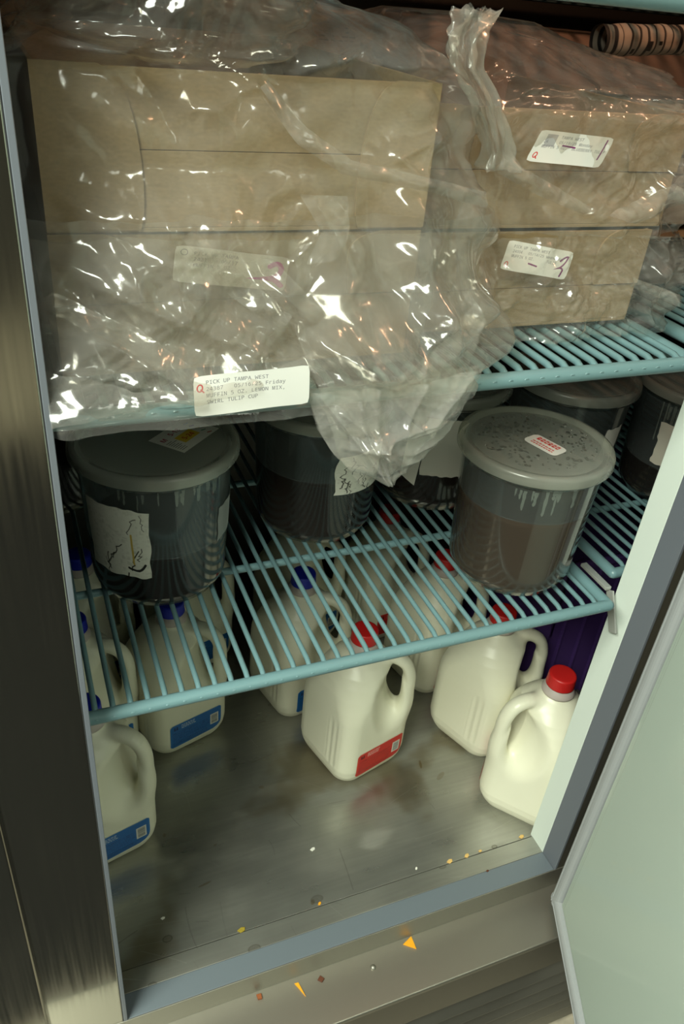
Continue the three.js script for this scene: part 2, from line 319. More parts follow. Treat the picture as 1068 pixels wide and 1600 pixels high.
function jugSDF(x, y, z) {
  const w = widthAt(y), rr = Math.min(w, lerp(0.026, w, smooth(0.13, 0.2, y)));
  const qx = Math.abs(x) - (w - rr), qz = Math.abs(z) - (w - rr);
  let d = Math.hypot(Math.max(qx, 0), Math.max(qz, 0)) + Math.min(Math.max(qx, qz), 0) - rr;
  // faces are slightly pillowed panels
  d = Math.max(d, y - 0.226, -y + 0.0008);
  d *= 0.9;
  const u = (x + z) * Math.SQRT1_2, e = (x - z) * Math.SQRT1_2, ae = Math.abs(e);
  // dishes on both sides of the handle
  {
    const rx = 0.030, ry = 0.058, cy = 0.150 - (u - 0.05) * 0.25;
    const dish = (Math.hypot((u - 0.062) / rx, (y - cy) / ry, (ae - 0.048) / 0.036) - 1) * 0.030;
    d = smax(d, -dish, 0.008);
  }
  // finger hole
  {
    const cu = 0.0525 - (y - 0.158) * 0.10;
    const hole = (Math.hypot((u - cu) / (0.0125 + 0.15 * ae), (y - 0.157) / (0.037 + 0.15 * ae)) - 1) * 0.0125;
    d = smax(d, -hole, 0.006);
  }
  // handle tube
  {
    let h = 1;
    for (let i = 1; i < HANDLE.length; i++) {
      const [ax, ay] = HANDLE[i - 1], [bx, by] = HANDLE[i], t = clamp(((u - ax) * (bx - ax) + (y - ay) * (by - ay)) / ((bx - ax) ** 2 + (by - ay) ** 2));
      h = Math.min(h, Math.hypot(u - lerp(ax, bx, t), y - lerp(ay, by, t), e * 0.78) - 0.0088);
    }
    d = smin(d, h, 0.010);
  }
  // flutes beside the corner opposite the dish on the -x face, near +z
  const win = smooth(0.03, 0.045, y) * (1 - smooth(0.115, 0.135, y));
  if (x < 0 && z > 0.01) { const k = z - 0.030; if (Math.abs(k) < 0.0165) d += 0.0011 * win * (0.5 - 0.5 * Math.cos(2 * Math.PI * k / 0.011)) * smooth(0.0165, 0.010, Math.abs(k)); }
  if (z < 0 && x > 0.01) { const k = x - 0.030; if (Math.abs(k) < 0.0165) d += 0.0011 * win * (0.5 - 0.5 * Math.cos(2 * Math.PI * k / 0.011)) * smooth(0.0165, 0.010, Math.abs(k)); }
  // moulded seam line at the shoulder
  return d;
}
function surfaceNets(sdf, lo, hi, cell) {
  const n = [0, 1, 2].map((i) => Math.ceil((hi[i] - lo[i]) / cell) + 1), [nx, ny, nz] = n, F = new Float32Array(nx * ny * nz);
  const at = (i, j, k) => (k * ny + j) * nx + i;
  for (let k = 0; k < nz; k++) for (let j = 0; j < ny; j++) for (let i = 0; i < nx; i++) F[at(i, j, k)] = sdf(lo[0] + i * cell, lo[1] + j * cell, lo[2] + k * cell);
  const id = new Int32Array(nx * ny * nz).fill(-1), P = [], I = [];
  for (let k = 0; k < nz - 1; k++) for (let j = 0; j < ny - 1; j++) for (let i = 0; i < nx - 1; i++) {
    let s = 0, c = 0, px = 0, py = 0, pz = 0; const f = [];
    for (let q = 0; q < 8; q++) { const v = F[at(i + (q & 1), j + ((q >> 1) & 1), k + (q >> 2))]; f.push(v); if (v < 0) s++; }
    if (s === 0 || s === 8) continue;
    for (let a = 0; a < 8; a++) for (let b = 1; b < 8; b <<= 1) if (!(a & b) && (f[a] < 0) !== (f[a | b] < 0)) {
      const t = f[a] / (f[a] - f[a | b]); px += (a & 1) + (b === 1 ? t : 0); py += ((a >> 1) & 1) + (b === 2 ? t : 0); pz += (a >> 2) + (b === 4 ? t : 0); c++;
    }
    id[at(i, j, k)] = P.length / 3; P.push(lo[0] + (i + px / c) * cell, lo[1] + (j + py / c) * cell, lo[2] + (k + pz / c) * cell);
  }
  const quad = (a, b, c, d, flip) => { if (a < 0 || b < 0 || c < 0 || d < 0) return; flip ? I.push(a, c, b, a, d, c) : I.push(a, b, c, a, c, d); };
  for (let k = 1; k < nz - 1; k++) for (let j = 1; j < ny - 1; j++) for (let i = 1; i < nx - 1; i++) {
    const v = F[at(i, j, k)] < 0;
    if (v !== F[at(i + 1, j, k)] < 0) quad(id[at(i, j - 1, k - 1)], id[at(i, j, k - 1)], id[at(i, j, k)], id[at(i, j - 1, k)], !v);
    if (v !== F[at(i, j + 1, k)] < 0) quad(id[at(i - 1, j, k - 1)], id[at(i - 1, j, k)], id[at(i, j, k)], id[at(i, j, k - 1)], !v);
    if (v !== F[at(i, j, k + 1)] < 0) quad(id[at(i - 1, j - 1, k)], id[at(i, j - 1, k)], id[at(i, j, k)], id[at(i - 1, j, k)], !v);
  }
  const g = new THREE.BufferGeometry(); g.setAttribute('position', new THREE.Float32BufferAttribute(P, 3)); g.setIndex(I);
  const Nn = new Float32Array(P.length), h = cell * 0.5;
  for (let i = 0; i < P.length; i += 3) {
    const [x, y, z] = [P[i], P[i + 1], P[i + 2]], a = V(sdf(x + h, y, z) - sdf(x - h, y, z), sdf(x, y + h, z) - sdf(x, y - h, z), sdf(x, y, z + h) - sdf(x, y, z - h)).normalize();
    Nn[i] = a.x; Nn[i + 1] = a.y; Nn[i + 2] = a.z;
  }
  g.setAttribute('normal', new THREE.BufferAttribute(Nn, 3));
  return g;
}
const jugGeo = surfaceNets(jugSDF, [-0.07, -0.004, -0.07], [0.092, 0.234, 0.092], 0.0022);
const capGeo = (() => { // ribbed screw cap
  const g = lathe([[0, 0.0185], [0.0155, 0.0185], [0.0178, 0.0176], [0.0188, 0.0155], [0.0192, 0.002], [0.0196, 0.0015], [0.0196, 0], [0.017, 0]], 96), p = g.attributes.position;
  for (let i = 0; i < p.count; i++) { const x = p.getX(i), z = p.getZ(i), r = Math.hypot(x, z), y = p.getY(i); if (r > 0.0183 && y > 0.001) { const k = 1 - 0.018 * (0.5 + 0.5 * Math.cos(Math.atan2(z, x) * 48)); p.setX(i, x * k); p.setZ(i, z * k); } }
  g.computeVertexNormals(); return g;
})();
const ringGeo = lathe([[0.0175, -0.004], [0.0225, -0.003], [0.0228, 0.0], [0.0208, 0.003], [0.0195, 0.007], [0.0175, 0.008]], 48);
// a label that follows a face: a sheet in (a, b) pushed on to the surface sdf along an axis
function wrapSheet(shape, sdf, toPoint, lift, div = 26) {
  const g0 = new THREE.ShapeGeometry(shape, 8); g0.computeBoundingBox();
  const bb = g0.boundingBox, nx = div, ny = Math.max(4, Math.round(div * (bb.max.y - bb.min.y) / (bb.max.x - bb.min.x)));
  // outline polygon -> grid rows cut to its width
  const poly = shape.getPoints(10), P = [], U = [], I = [];
  for (let j = 0; j <= ny; j++) {
    const y = lerp(bb.min.y, bb.max.y, clamp(j / ny, 0.004, 0.996)); let lo = 1e9, hi = -1e9;
    for (let i = 0; i < poly.length; i++) { const a = poly[i], b = poly[(i + 1) % poly.length]; if ((a.y <= y) !== (b.y <= y)) { const x = a.x + (b.x - a.x) * (y - a.y) / (b.y - a.y); lo = Math.min(lo, x); hi = Math.max(hi, x); } }
    for (let i = 0; i <= nx; i++) {
      const x = lerp(lo, hi, i / nx), [o, dir] = toPoint(x, y), q = V(...o), dv = V(...dir);
      for (let s = 0; s < 40; s++) { const d = sdf(q.x, q.y, q.z) - lift; if (Math.abs(d) < 1e-5) break; q.addScaledVector(dv, d * 0.8); }
      P.push(q.x, q.y, q.z); U.push((x - bb.min.x) / (bb.max.x - bb.min.x), (y - bb.min.y) / (bb.max.y - bb.min.y));
    }
  }
  for (let j = 0; j < ny; j++) for (let i = 0; i < nx; i++) { const a = j * (nx + 1) + i, b = a + 1, c = a + nx + 1, d = c + 1; I.push(a, b, d, a, d, c); }
  const g = new THREE.BufferGeometry(); g.setAttribute('position', new THREE.Float32BufferAttribute(P, 3)); g.setAttribute('uv', new THREE.Float32BufferAttribute(U, 2)); g.setIndex(I); g.computeVertexNormals();
  return g;
}
const labelShape = (() => { const s = new THREE.Shape(), x0 = -0.040, x1 = 0.046, y0 = 0.022, y1 = 0.071, r = 0.006; s.moveTo(x0 + r, y0); s.lineTo(x1 - 0.02, y0 + 0.002); s.quadraticCurveTo(x1, y0 + 0.005, x1, y0 + 0.022); s.lineTo(x1, y1 - r); s.quadraticCurveTo(x1, y1, x1 - r, y1); s.lineTo(x0 + r, y1); s.quadraticCurveTo(x0, y1, x0, y1 - r); s.lineTo(x0, y0 + r); s.quadraticCurveTo(x0, y0, x0 + r, y0); return s; })();
const jugLabelGeo = wrapSheet(labelShape, jugSDF, (x, y) => [[x, y, 0.09], [0, 0, -1]], 0.0005);
function jugLabelTex(base, ink, accent) {
  return tex(canvas(512, 292, (g, w, h) => {
    g.fillStyle = base; g.fillRect(0, 0, w, h);
    g.strokeStyle = accent; g.lineWidth = 4; g.strokeRect(8, 8, w - 16, h - 16);
    g.fillStyle = ink; g.fillRect(36, 28, 14, 40); g.fillRect(60, 28, 14, 40); g.fillRect(36, 54, 40, 8);
    g.fillStyle = 'rgba(240,235,225,0.75)'; for (let j = 0; j < 3; j++) for (let x = 110; x < 230;) { const l = R(8, 26); g.fillRect(x, 24 + j * 18, l, 9); x += l + 6; }
    g.fillStyle = ink; for (let j = 0; j < 9; j++) { const yy = 98 + j * 19; for (let x = 26; x < (j < 2 ? 350 : 360);) { const l = R(8, 34); g.globalAlpha = R(0.25, 0.65); g.fillRect(x, yy, l, R(6, 11)); x += l + R(4, 8); } }
    g.fillStyle = accent; g.globalAlpha = 0.5; for (let j = 0; j < 4; j++) for (let x = 60; x < 330;) { const l = R(10, 40); g.fillRect(x, 130 + j * 34, l, 5); x += l + 14; }
    g.globalAlpha = 1; g.fillStyle = '#d8d6cc'; g.fillRect(396, 70, 84, 128);
    g.fillStyle = '#55565a'; for (let y = 82; y < 184;) { const t = R(2, 5); g.fillRect(408, y, 60, t); y += t + R(2, 4); }
  }));
}
const labelRed = std({ map: jugLabelTex('#c8322b', '#5a0f14', '#e0562f'), roughness: 0.45 });
const labelBlue = std({ map: jugLabelTex('#1d63a8', '#0c2a5c', '#2b7fc4'), roughness: 0.45 });
function makeJug(label, red) {
  const t = thing('milk_jug', label, 'milk jug', [0, 0, 0], 0, red ? 'milk jugs with red caps' : 'milk jugs with blue caps');
  part('body', jugGeo, M.milk, t);
  const n = part('neck_ring', ringGeo, M.neck, t); n.position.y = 0.2215;
  const c = part('cap', capGeo, red ? M.capRed : M.capBlue, t, red ? 'red screw cap' : 'blue screw cap'); c.position.y = 0.2315;
  part('label', jugLabelGeo, red ? labelRed : labelBlue, t, red ? 'red printed label with barcode' : 'blue printed label with barcode');
  return t;
}
const D = Math.PI / 180;
{
  const reds = [
    [0.388, -0.284, 15, 'red-capped milk jug standing alone in the middle of the cabinet floor'],
    [0.604, -0.264, 22, 'red-capped milk jug whose handle loop stands in front of the dark purple crate'],
    [0.612, -0.126, 220, 'brightly lit red-capped milk jug in front, half hidden by the white mullion'],
    [0.585, -0.410, 14, 'red-capped milk jug third from the front in the right column'],
    [0.550, -0.556, 8, 'red-capped milk jug farthest back in the right column'],
  ];
  const blues = [
    [0.006, -0.256, 14, 'blue-capped milk jug in front at the left post, its label corner showing'],
    [0.142, -0.416, 16, 'blue-capped milk jug below the dark tub at left, wide blue label showing'],
    [0.347, -0.428, 14, 'blue-capped milk jug just behind the lone red-capped jug, label half hidden'],
    [0.008, -0.415, 20, 'blue-capped milk jug second from the front along the left wall'],
    [0.032, -0.562, 12, 'blue-capped milk jug farthest back along the left wall'],
    [0.195, -0.570, 16, 'milk jug in the back row behind the jug with the wide blue label'],
    [0.395, -0.575, 14, 'milk jug in the back row behind the jug with the half hidden blue label'],
  ];
  const r0 = makeJug(reds[0][3], true); r0.position.set(reds[0][0], 0, reds[0][1]); r0.rotation.y = reds[0][2] * D;
  for (const [x, z, a, l] of reds.slice(1)) dup(r0, l, [x, 0, z], a * D);
  const b0 = makeJug(blues[0][3], false); b0.position.set(blues[0][0], 0, blues[0][1]); b0.rotation.y = blues[0][2] * D;
  for (const [x, z, a, l] of blues.slice(1)) dup(b0, l, [x, 0, z], a * D);
  for (const o of scene.children) if (o.name.startsWith('milk_jug')) o.userData.group = 'milk jugs on the cabinet floor';
}

// ================================================================ tubs of tea
// body radius at height y above its base, and the whole set of parts
const TH = 0.150, rBot = 0.0660, rTop = 0.0728;
const tubR = (y) => lerp(rBot, rTop, clamp(y / TH)) - 0.006 * (1 - smooth(0, 0.012, y));
const arcPatch = (a0, a1, y0, y1, lift, nx = 20, ny = 10, edge = () => [0, 0]) => { // sheet round the tub wall; edge(u, v) moves points [angle, y]
  const P = [], U = [], I = [];
  for (let j = 0; j <= ny; j++) for (let i = 0; i <= nx; i++) {
    const [da, dy] = edge(i / nx, j / ny), a = lerp(a0, a1, i / nx) + da, y = lerp(y0, y1, j / ny) + dy, r = tubR(y) + lift;
    P.push(Math.sin(a) * r, y, Math.cos(a) * r); U.push(i / nx, j / ny);
  }
  for (let j = 0; j < ny; j++) for (let i = 0; i < nx; i++) { const a = j * (nx + 1) + i, b = a + 1, c = a + nx + 1, d = c + 1; I.push(a, b, d, a, d, c); }
  const g = new THREE.BufferGeometry(); g.setAttribute('position', new THREE.Float32BufferAttribute(P, 3)); g.setAttribute('uv', new THREE.Float32BufferAttribute(U, 2)); g.setIndex(I); g.computeVertexNormals(); return g;
};
const tubWall = (() => { const pr = []; for (let i = 0; i <= 30; i++) { const y = TH * i / 30; pr.push([tubR(y), y]); } return lathe([[0, 0.0008], [rBot - 0.012, 0.0008], [rBot - 0.0065, 0.0002], ...pr], 96); })();
const rimGeo = lathe([[rTop - 0.0005, TH - 0.010], [rTop + 0.0025, TH - 0.010], [rTop + 0.003, TH - 0.006], [rTop + 0.0015, TH - 0.003]], 96);
const lidGeo = lathe([[rTop + 0.0062, TH - 0.006], [rTop + 0.0072, TH - 0.0045], [rTop + 0.0068, TH + 0.002], [rTop + 0.0055, TH + 0.0052], [rTop + 0.002, TH + 0.0062], [rTop - 0.002, TH + 0.0055], [rTop - 0.0045, TH + 0.003], [rTop - 0.006, TH + 0.0028], [rTop - 0.009, TH + 0.004], [0.03, TH + 0.0046], [0.0, TH + 0.0048]], 96);
function liquidGeo(level) { const pr = [[0, 0.0018], [rBot - 0.0075, 0.0018]]; for (let i = 0; i <= 14; i++) { const y = 0.0022 + (level - 0.0022) * i / 14; pr.push([tubR(y) - 0.0009, y]); } pr.push([tubR(level) - 0.004, level - 0.0004], [0, level - 0.0006]); return lathe(pr, 80); }
function dropsGeo(n, onLid, sd) { // condensation: many small domed drops
  seed = sd; const list = [];
  for (let i = 0; i < n; i++) {
    const s = R(0.0007, 0.0019) * (rnd() < 0.12 ? 1.5 : 1), g = new THREE.SphereGeometry(s, 8, 5, 0, Math.PI * 2, 0, Math.PI / 2); g.scale(1, 0.55, 1);
    if (onLid) { const r = 0.060 * Math.sqrt(rnd()), a = R(0, 6.283); g.translate(Math.cos(a) * r, TH + 0.0049, Math.sin(a) * r); }
    list.push(g);
  }
  return merge(list);
}
function runsGeo(n, a0, a1, sd, long = 0.03) { // foam runs that hang inside the wall under the rim
  seed = sd; const list = [];
  for (let i = 0; i < n; i++) {
    const a = R(a0, a1), w = R(0.02, 0.06), L = R(0.008, long), y1 = TH - R(0.011, 0.016);
    list.push(arcPatch(a, a + w, y1 - L, y1, -0.0006, 4, 10, (u, v) => [0.012 * N3(i * 3.1, v * 4, u) + (u - 0.5) * w * -0.5 * (1 - v) * rnd(), (u - 0.5) ** 2 * 0.012 * (1 - v)]));
  }
  return merge(list);
}
function makeTub(label, x, z, turn, level, liquid, o = {}) {
  const t = thing('tea_tub', label, 'tub', [x, YM + 0.0085, z], turn, 'tubs of tea on the middle shelf');
  part('liquid', liquidGeo(level), liquid, t);
  part('wall', tubWall, M.tub, t);
  const fg = []; for (let i = 0; i <= 10; i++) { const y = lerp(level, TH - 0.002, i / 10); fg.push([tubR(y) - 0.0005, y]); }
  part('fogged_wall', lathe(fg, 72), M.tubFog, t, 'fogged upper wall above the tea');
  part('rim', rimGeo, M.tub, t);
  part('lid', lidGeo, M.lid, t);
  return t;
}
const noisy = (sd) => (u, v) => [0.03 * N3(u * 2 + sd, v * 5, sd) * (u < 0.02 || u > 0.98 ? 1 : 0.3), 0.003 * N3(u * 6, v * 2, sd + 4)];
// torn paper label texture
const tornTex = (sd, dark, lines) => tex(canvas(256, 256, (g, w, h) => {
  seed = sd; g.fillStyle = '#dedbd0'; g.fillRect(0, 0, w, h);
  for (let i = 0; i < 500; i++) { g.fillStyle = `rgba(${rnd() < 0.5 ? '150,146,135' : '240,238,230'},${R(0.05, 0.2)})`; g.fillRect(R(0, w), R(0, h), R(2, 18), R(2, 14)); }
  g.lineCap = 'round';
  for (let i = 0; i < dark; i++) { g.strokeStyle = `rgba(38,34,30,${R(0.5, 0.95)})`; g.lineWidth = R(1.5, 6); let x = R(20, w - 20), y = R(10, h - 10); g.beginPath(); g.moveTo(x, y); for (let k = 0; k < 6; k++) { x += R(-14, 14); y += R(2, 18); g.lineTo(x, y); } g.stroke(); }
  lines?.(g, w, h);
}));
{
  // A: front left, dark tea, torn label, printed date sticker on the lid
  const A = makeTub('tub of very dark tea with torn side label and dated lid sticker', 0.096, -0.206, 0, 0.062, M.teaDark);
  part('side_label', arcPatch(-1.25, -0.28, 0.040, 0.118, 0.0006, 24, 12, noisy(2)), std({ map: tornTex(77, 9, (g) => { g.strokeStyle = '#c0a24e'; g.lineWidth = 7; g.beginPath(); g.moveTo(190, 90); g.lineTo(196, 200); g.stroke(); g.strokeStyle = '#1c1a18'; g.lineWidth = 9; g.beginPath(); g.moveTo(175, 222); g.quadraticCurveTo(215, 236, 236, 205); g.stroke(); }), roughness: 0.8, side: THREE.DoubleSide }), A, 'torn white paper label with black marks');
  part('side_label', arcPatch(0.75, 1.45, 0.062, 0.100, 0.0006, 14, 8, noisy(8)), phy({ color: 0x9a9c98, roughness: 0.6, transmission: 0.3, thickness: 0, side: THREE.DoubleSide }), A, 'greyish residue of a label');
  part('foam_runs', runsGeo(26, -0.7, 1.3, 501, 0.02), M.foam, A);
  const st = tex(canvas(512, 360, (g, w, h) => {
    g.fillStyle = '#d9d6cc'; g.fillRect(0, 0, w, h); g.fillStyle = '#d8b53c'; g.fillRect(150, 150, 210, 120);
    g.fillStyle = '#9a1240'; g.font = 'bold 70px sans-serif'; g.fillText('M', 40, 130); g.fillText('5-18', 170, 110); g.fillStyle = '#b3301c'; g.fillText('5-24', 190, 240);
    g.fillStyle = '#333'; g.font = '20px sans-serif'; for (let i = 0; i < 8; i++) g.fillRect(30, 160 + i * 22, R(50, 110), 6);
    for (let i = 0; i < 5; i++) { g.save(); g.translate(400, 60 + i * 62); g.fillStyle = ['#3a4fa0', '#6a4a98', '#a08030', '#3f7f60', '#a03a3a'][i]; g.rotate(0.4); g.fillRect(0, 0, 46, 14); g.restore(); }
  }));
  const sg = new THREE.PlaneGeometry(0.058, 0.04, 6, 6); sg.rotateX(-Math.PI / 2); sg.rotateY(0.75); sg.translate(0.028, TH + 0.0056, 0.002);
  part('lid_sticker', sg, std({ map: st, roughness: 0.6 }), A, 'date sticker with red writing and a yellow field');
  // B: behind the hanging bag tail
  const B = makeTub('tub of dark brown tea partly behind the hanging tail of the bag', 0.286, -0.264, 0, 0.083, M.teaBrown);
  part('side_label', arcPatch(-0.08, 1.0, 0.066, 0.116, 0.0006, 22, 10, (u, v) => [0.06 * N3(u * 3, v * 4, 9) * (u < 0.06 ? 1 : 0.2), -0.012 * (1 - v) * (u - 0.6) * 0.4]), std({ map: tornTex(91, 16), roughness: 0.8, side: THREE.DoubleSide }), B, 'smudged white paper label');
  // C: front right, milky tea, drops under the lid, red and white sticker
  const C = makeTub('tub of cloudy brown tea with a red printed sticker on its wet lid', 0.465, -0.118, 0, 0.098, M.teaMilky);
  part('foam_runs', runsGeo(15, -1.1, 0.9, 733, 0.03), M.foam, C);
  const dg = part('condensation', dropsGeo(240, true, 4242), M.drop, C); dg.userData.kind = 'stuff';
  const rs = new THREE.Shape(); roundRect(rs, -0.0115, 0.0115, -0.0205, 0.0205, 0.007);
  const rg = new THREE.ExtrudeGeometry(rs, { depth: 0.0004, bevelEnabled: false, curveSegments: 8 });
  { const p = rg.attributes.position, uv = rg.attributes.uv; for (let i = 0; i < p.count; i++) uv.setXY(i, (p.getX(i) + 0.0115) / 0.023, (p.getY(i) + 0.0205) / 0.041); }
  rg.rotateX(-Math.PI / 2); rg.rotateY(0.30); rg.translate(0.002, TH + 0.0056, 0.012);
  part('lid_sticker', rg, std({ roughness: 0.5, map: tex(canvas(256, 456, (g, w, h) => { g.fillStyle = '#e8e2dc'; g.fillRect(0, 0, w, h); g.save(); g.translate(w / 2, h / 2); g.rotate(Math.PI / 2); g.fillStyle = '#d4382f'; g.font = 'bold 86px sans-serif'; for (let i = 0; i < 6; i++) g.fillRect(-150 + i * 52, -96, 40, 74); g.fillStyle = '#e8e2dc'; for (let i = 0; i < 6; i++) g.fillRect(-138 + i * 52, -74, 16, 14 + (i % 3) * 8); g.fillStyle = '#d4382f'; for (let j = 0; j < 2; j++) for (let x = -150; x < 150;) { const l = R(14, 40); g.fillRect(x, 20 + j * 42, l, 20); x += l + 9; } g.restore(); }) ) }), C, 'white sticker with red lettering');
  // D: with a curled white paper
  const Dt = makeTub('tub of dark tea with a plain white paper label peeling at one edge', 0.452, -0.291, 0, 0.06, M.teaBrown);
  part('side_label', arcPatch(-0.72, -0.02, 0.052, 0.128, 0.0006, 16, 10, noisy(5)), M.paper, Dt, 'plain white paper label');
  part('label_flap', arcPatch(-1.02, -0.74, 0.046, 0.118, 0.003, 10, 10, (u, v) => [0.10 * (v - 0.3), -0.01 * u]), M.paper, Dt, 'peeling strip of the label');
  // E, F, G
  const E = makeTub('tub with a frosted lid behind the front right tub, under the wire shelf', 0.617, -0.262, 0, 0.06, M.teaDark);
  part('side_label', arcPatch(0.1, 0.5, 0.06, 0.11, 0.0006, 10, 8, noisy(3)), M.paper, E);
  const F = makeTub('tub at the far right with teal handwriting on its white label', 0.775, -0.212, 0, 0.05, M.teaDark);
  part('side_label', arcPatch(-1.28, -0.1, 0.056, 0.112, 0.0006, 24, 12, (u, v) => [u < 0.2 ? 0.05 * N3(v * 7, 3, u) : 0, 0.003 * N3(u * 8, v, 2)]), std({ roughness: 0.8, side: THREE.DoubleSide, map: tex(canvas(512, 256, (g, w, h) => { g.fillStyle = '#cfc8ba'; g.fillRect(0, 0, w, h); g.fillStyle = '#1f8f8a'; g.font = 'italic 82px sans-serif'; g.fillText('Apricot', 120, 120); g.fillText('Tea', 140, 220); })) }), F, 'white label with teal handwriting');
  part('foam_runs', runsGeo(30, -1.5, 0.6, 919, 0.09), M.foam, F);
  makeTub('dark tub at the far left, behind the front left tub and beside the steel post', 0.004, -0.392, 0, 0.11, M.teaDark);
}

// ================================================================ cardboard trays
function makeTray(label, x0, x1, y0, y1, z1, depth, seamAt, flapFrom = seamAt + 0.01, flapL = 0.22, flapR = 0.22) {
  const t = thing('cardboard_tray', label, 'cardboard box', [0, 0, 0], 0, 'cardboard trays in plastic bags');
  const z0 = z1 - depth, b = 0.003, w = x1 - x0, h = y1 - y0, c = 0.0012;
  part('bottom_panel', box(x0, x1, y0, y0 + b, z0, z1, 0.0006), M.board, t);
  part('back_panel', box(x0, x1, y0 + b, y1, z0, z0 + b, 0.0006), M.board, t);
  part('side_panel', box(x0, x0 + b, y0 + b, y1, z0 + b, z1 - b, 0.0006), M.board, t);
  part('side_panel', box(x1 - b, x1, y0 + b, y1, z0 + b, z1 - b, 0.0006), M.board, t);
  const ym = y0 + h * seamAt;
  part('front_panel', box(x0, x1, y0 + b, ym - 0.0002, z1 - b, z1, 0.0003), M.board, t);
  part('front_tab', box(x0, x1, ym + 0.0002, y1 - 0.001, z1 - b - 0.0004, z1 - 0.0004, 0.0003), M.board, t);
  // corner flaps with a rounded free edge
  const flap = (xa, xb, dir) => {
    const s = new THREE.Shape(), r = Math.min(0.03, h * 0.32), ya = y0 + h * flapFrom, yb = y1;
    if (dir > 0) { s.moveTo(xa, yb); s.lineTo(xa, ya); s.lineTo(xb - 0.004, ya); s.quadraticCurveTo(xb, ya + r * 0.3, xb - 0.001, ya + r); s.quadraticCurveTo(xb - 0.003, yb - 0.004, xb - r * 0.8, yb); s.closePath(); }
    else { s.moveTo(xb, yb); s.lineTo(xb, ya); s.lineTo(xa + 0.004, ya); s.quadraticCurveTo(xa, ya + r * 0.3, xa + 0.001, ya + r); s.quadraticCurveTo(xa + 0.003, yb - 0.004, xa + r * 0.8, yb); s.closePath(); }
    const g = new THREE.ExtrudeGeometry(s, { depth: 0.0022, bevelEnabled: false, curveSegments: 10 }); g.translate(0, 0, z1 - 0.0002);
    return g;
  };
  part('corner_flap', flap(x1 - w * flapR, x1, -1), M.board, t);
  part('corner_flap', flap(x0, x0 + w * flapL, 1), M.board, t);
  return t;
}
const AZ = -0.066, BZ = -0.108;
makeTray('brown cardboard tray on top of the left stack, inside clear plastic', 0.014, 0.272, 0.8542, 0.9485, AZ, 0.36, 0.52, 0.02, 0.235, 0.215);
makeTray('brown cardboard tray at the bottom of the left stack, hazy behind the crumpled plastic', 0.014, 0.272, 0.7575, 0.8535, AZ - 0.002, 0.36, 0.52);
makeTray('brown cardboard tray on top of the right stack with the sticker marked 1', 0.280, 0.532, 0.8425, 0.932, BZ, 0.36, 0.5);
makeTray('brown cardboard tray at the bottom of the right stack with the sticker marked 2', 0.278, 0.522, 0.7575, 0.8408, BZ + 0.002, 0.36, 0.42);

// ================================================================ plastic film
// facets and creases of handled film, a height over any point in metres (outwards)
const DIRS = (() => { seed = 991; const l = []; for (let i = 0; i < 26; i++) { const f = i < 8 ? R(9, 22) : i < 17 ? R(26, 60) : R(70, 150), d = V(R(-1, 1), R(-1, 1), R(-1, 1)).normalize(); l.push([d.x * f, d.y * f, d.z * f, R(0, 10), 1 / f, i < 8 ? 0 : i < 17 ? 1 : 2, R(0, 40)]); } return l; })();
const tri = (x) => { const f = x - Math.floor(x); return Math.abs(f * 2 - 1); };
function crumple(x, y, z, big = 1, mid = 1, fine = 1) {
  const wx = 0.014 * N3(x * 9, y * 9, z * 9), wy = 0.014 * N3(x * 9 + 40, y * 9, z * 9), wz = 0.014 * N3(x * 9, y * 9 + 40, z * 9);
  let s = 0;
  for (const [a, b, c, o, amp, lv, no] of DIRS) {
    const m = lv === 0 ? big : lv === 1 ? mid : fine; if (!m) continue;
    const mask = smooth(-0.08, 0.3, N3(x * 14 + no, y * 14, z * 14 - no));
    if (mask > 0) s += m * amp * 0.22 * mask * (1 - tri((x + wx) * a + (y + wy) * b + (z + wz) * c + o));
  }
  return s;
}
const segDist = (x, y, [ax, ay], [bx, by]) => { const t = clamp(((x - ax) * (bx - ax) + (y - ay) * (by - ay)) / ((bx - ax) ** 2 + (by - ay) ** 2 + 1e-12)); return Math.hypot(x - lerp(ax, bx, t), y - lerp(ay, by, t)); };
const creaseH = (list, x, y) => { let s = 0; for (const [pts, amp, w] of list) { let d = 1; for (let i = 1; i < pts.length; i++) d = Math.min(d, segDist(x, y, pts[i - 1], pts[i])); if (d < w * 4) s += amp * Math.exp(-d / w); } return s; };
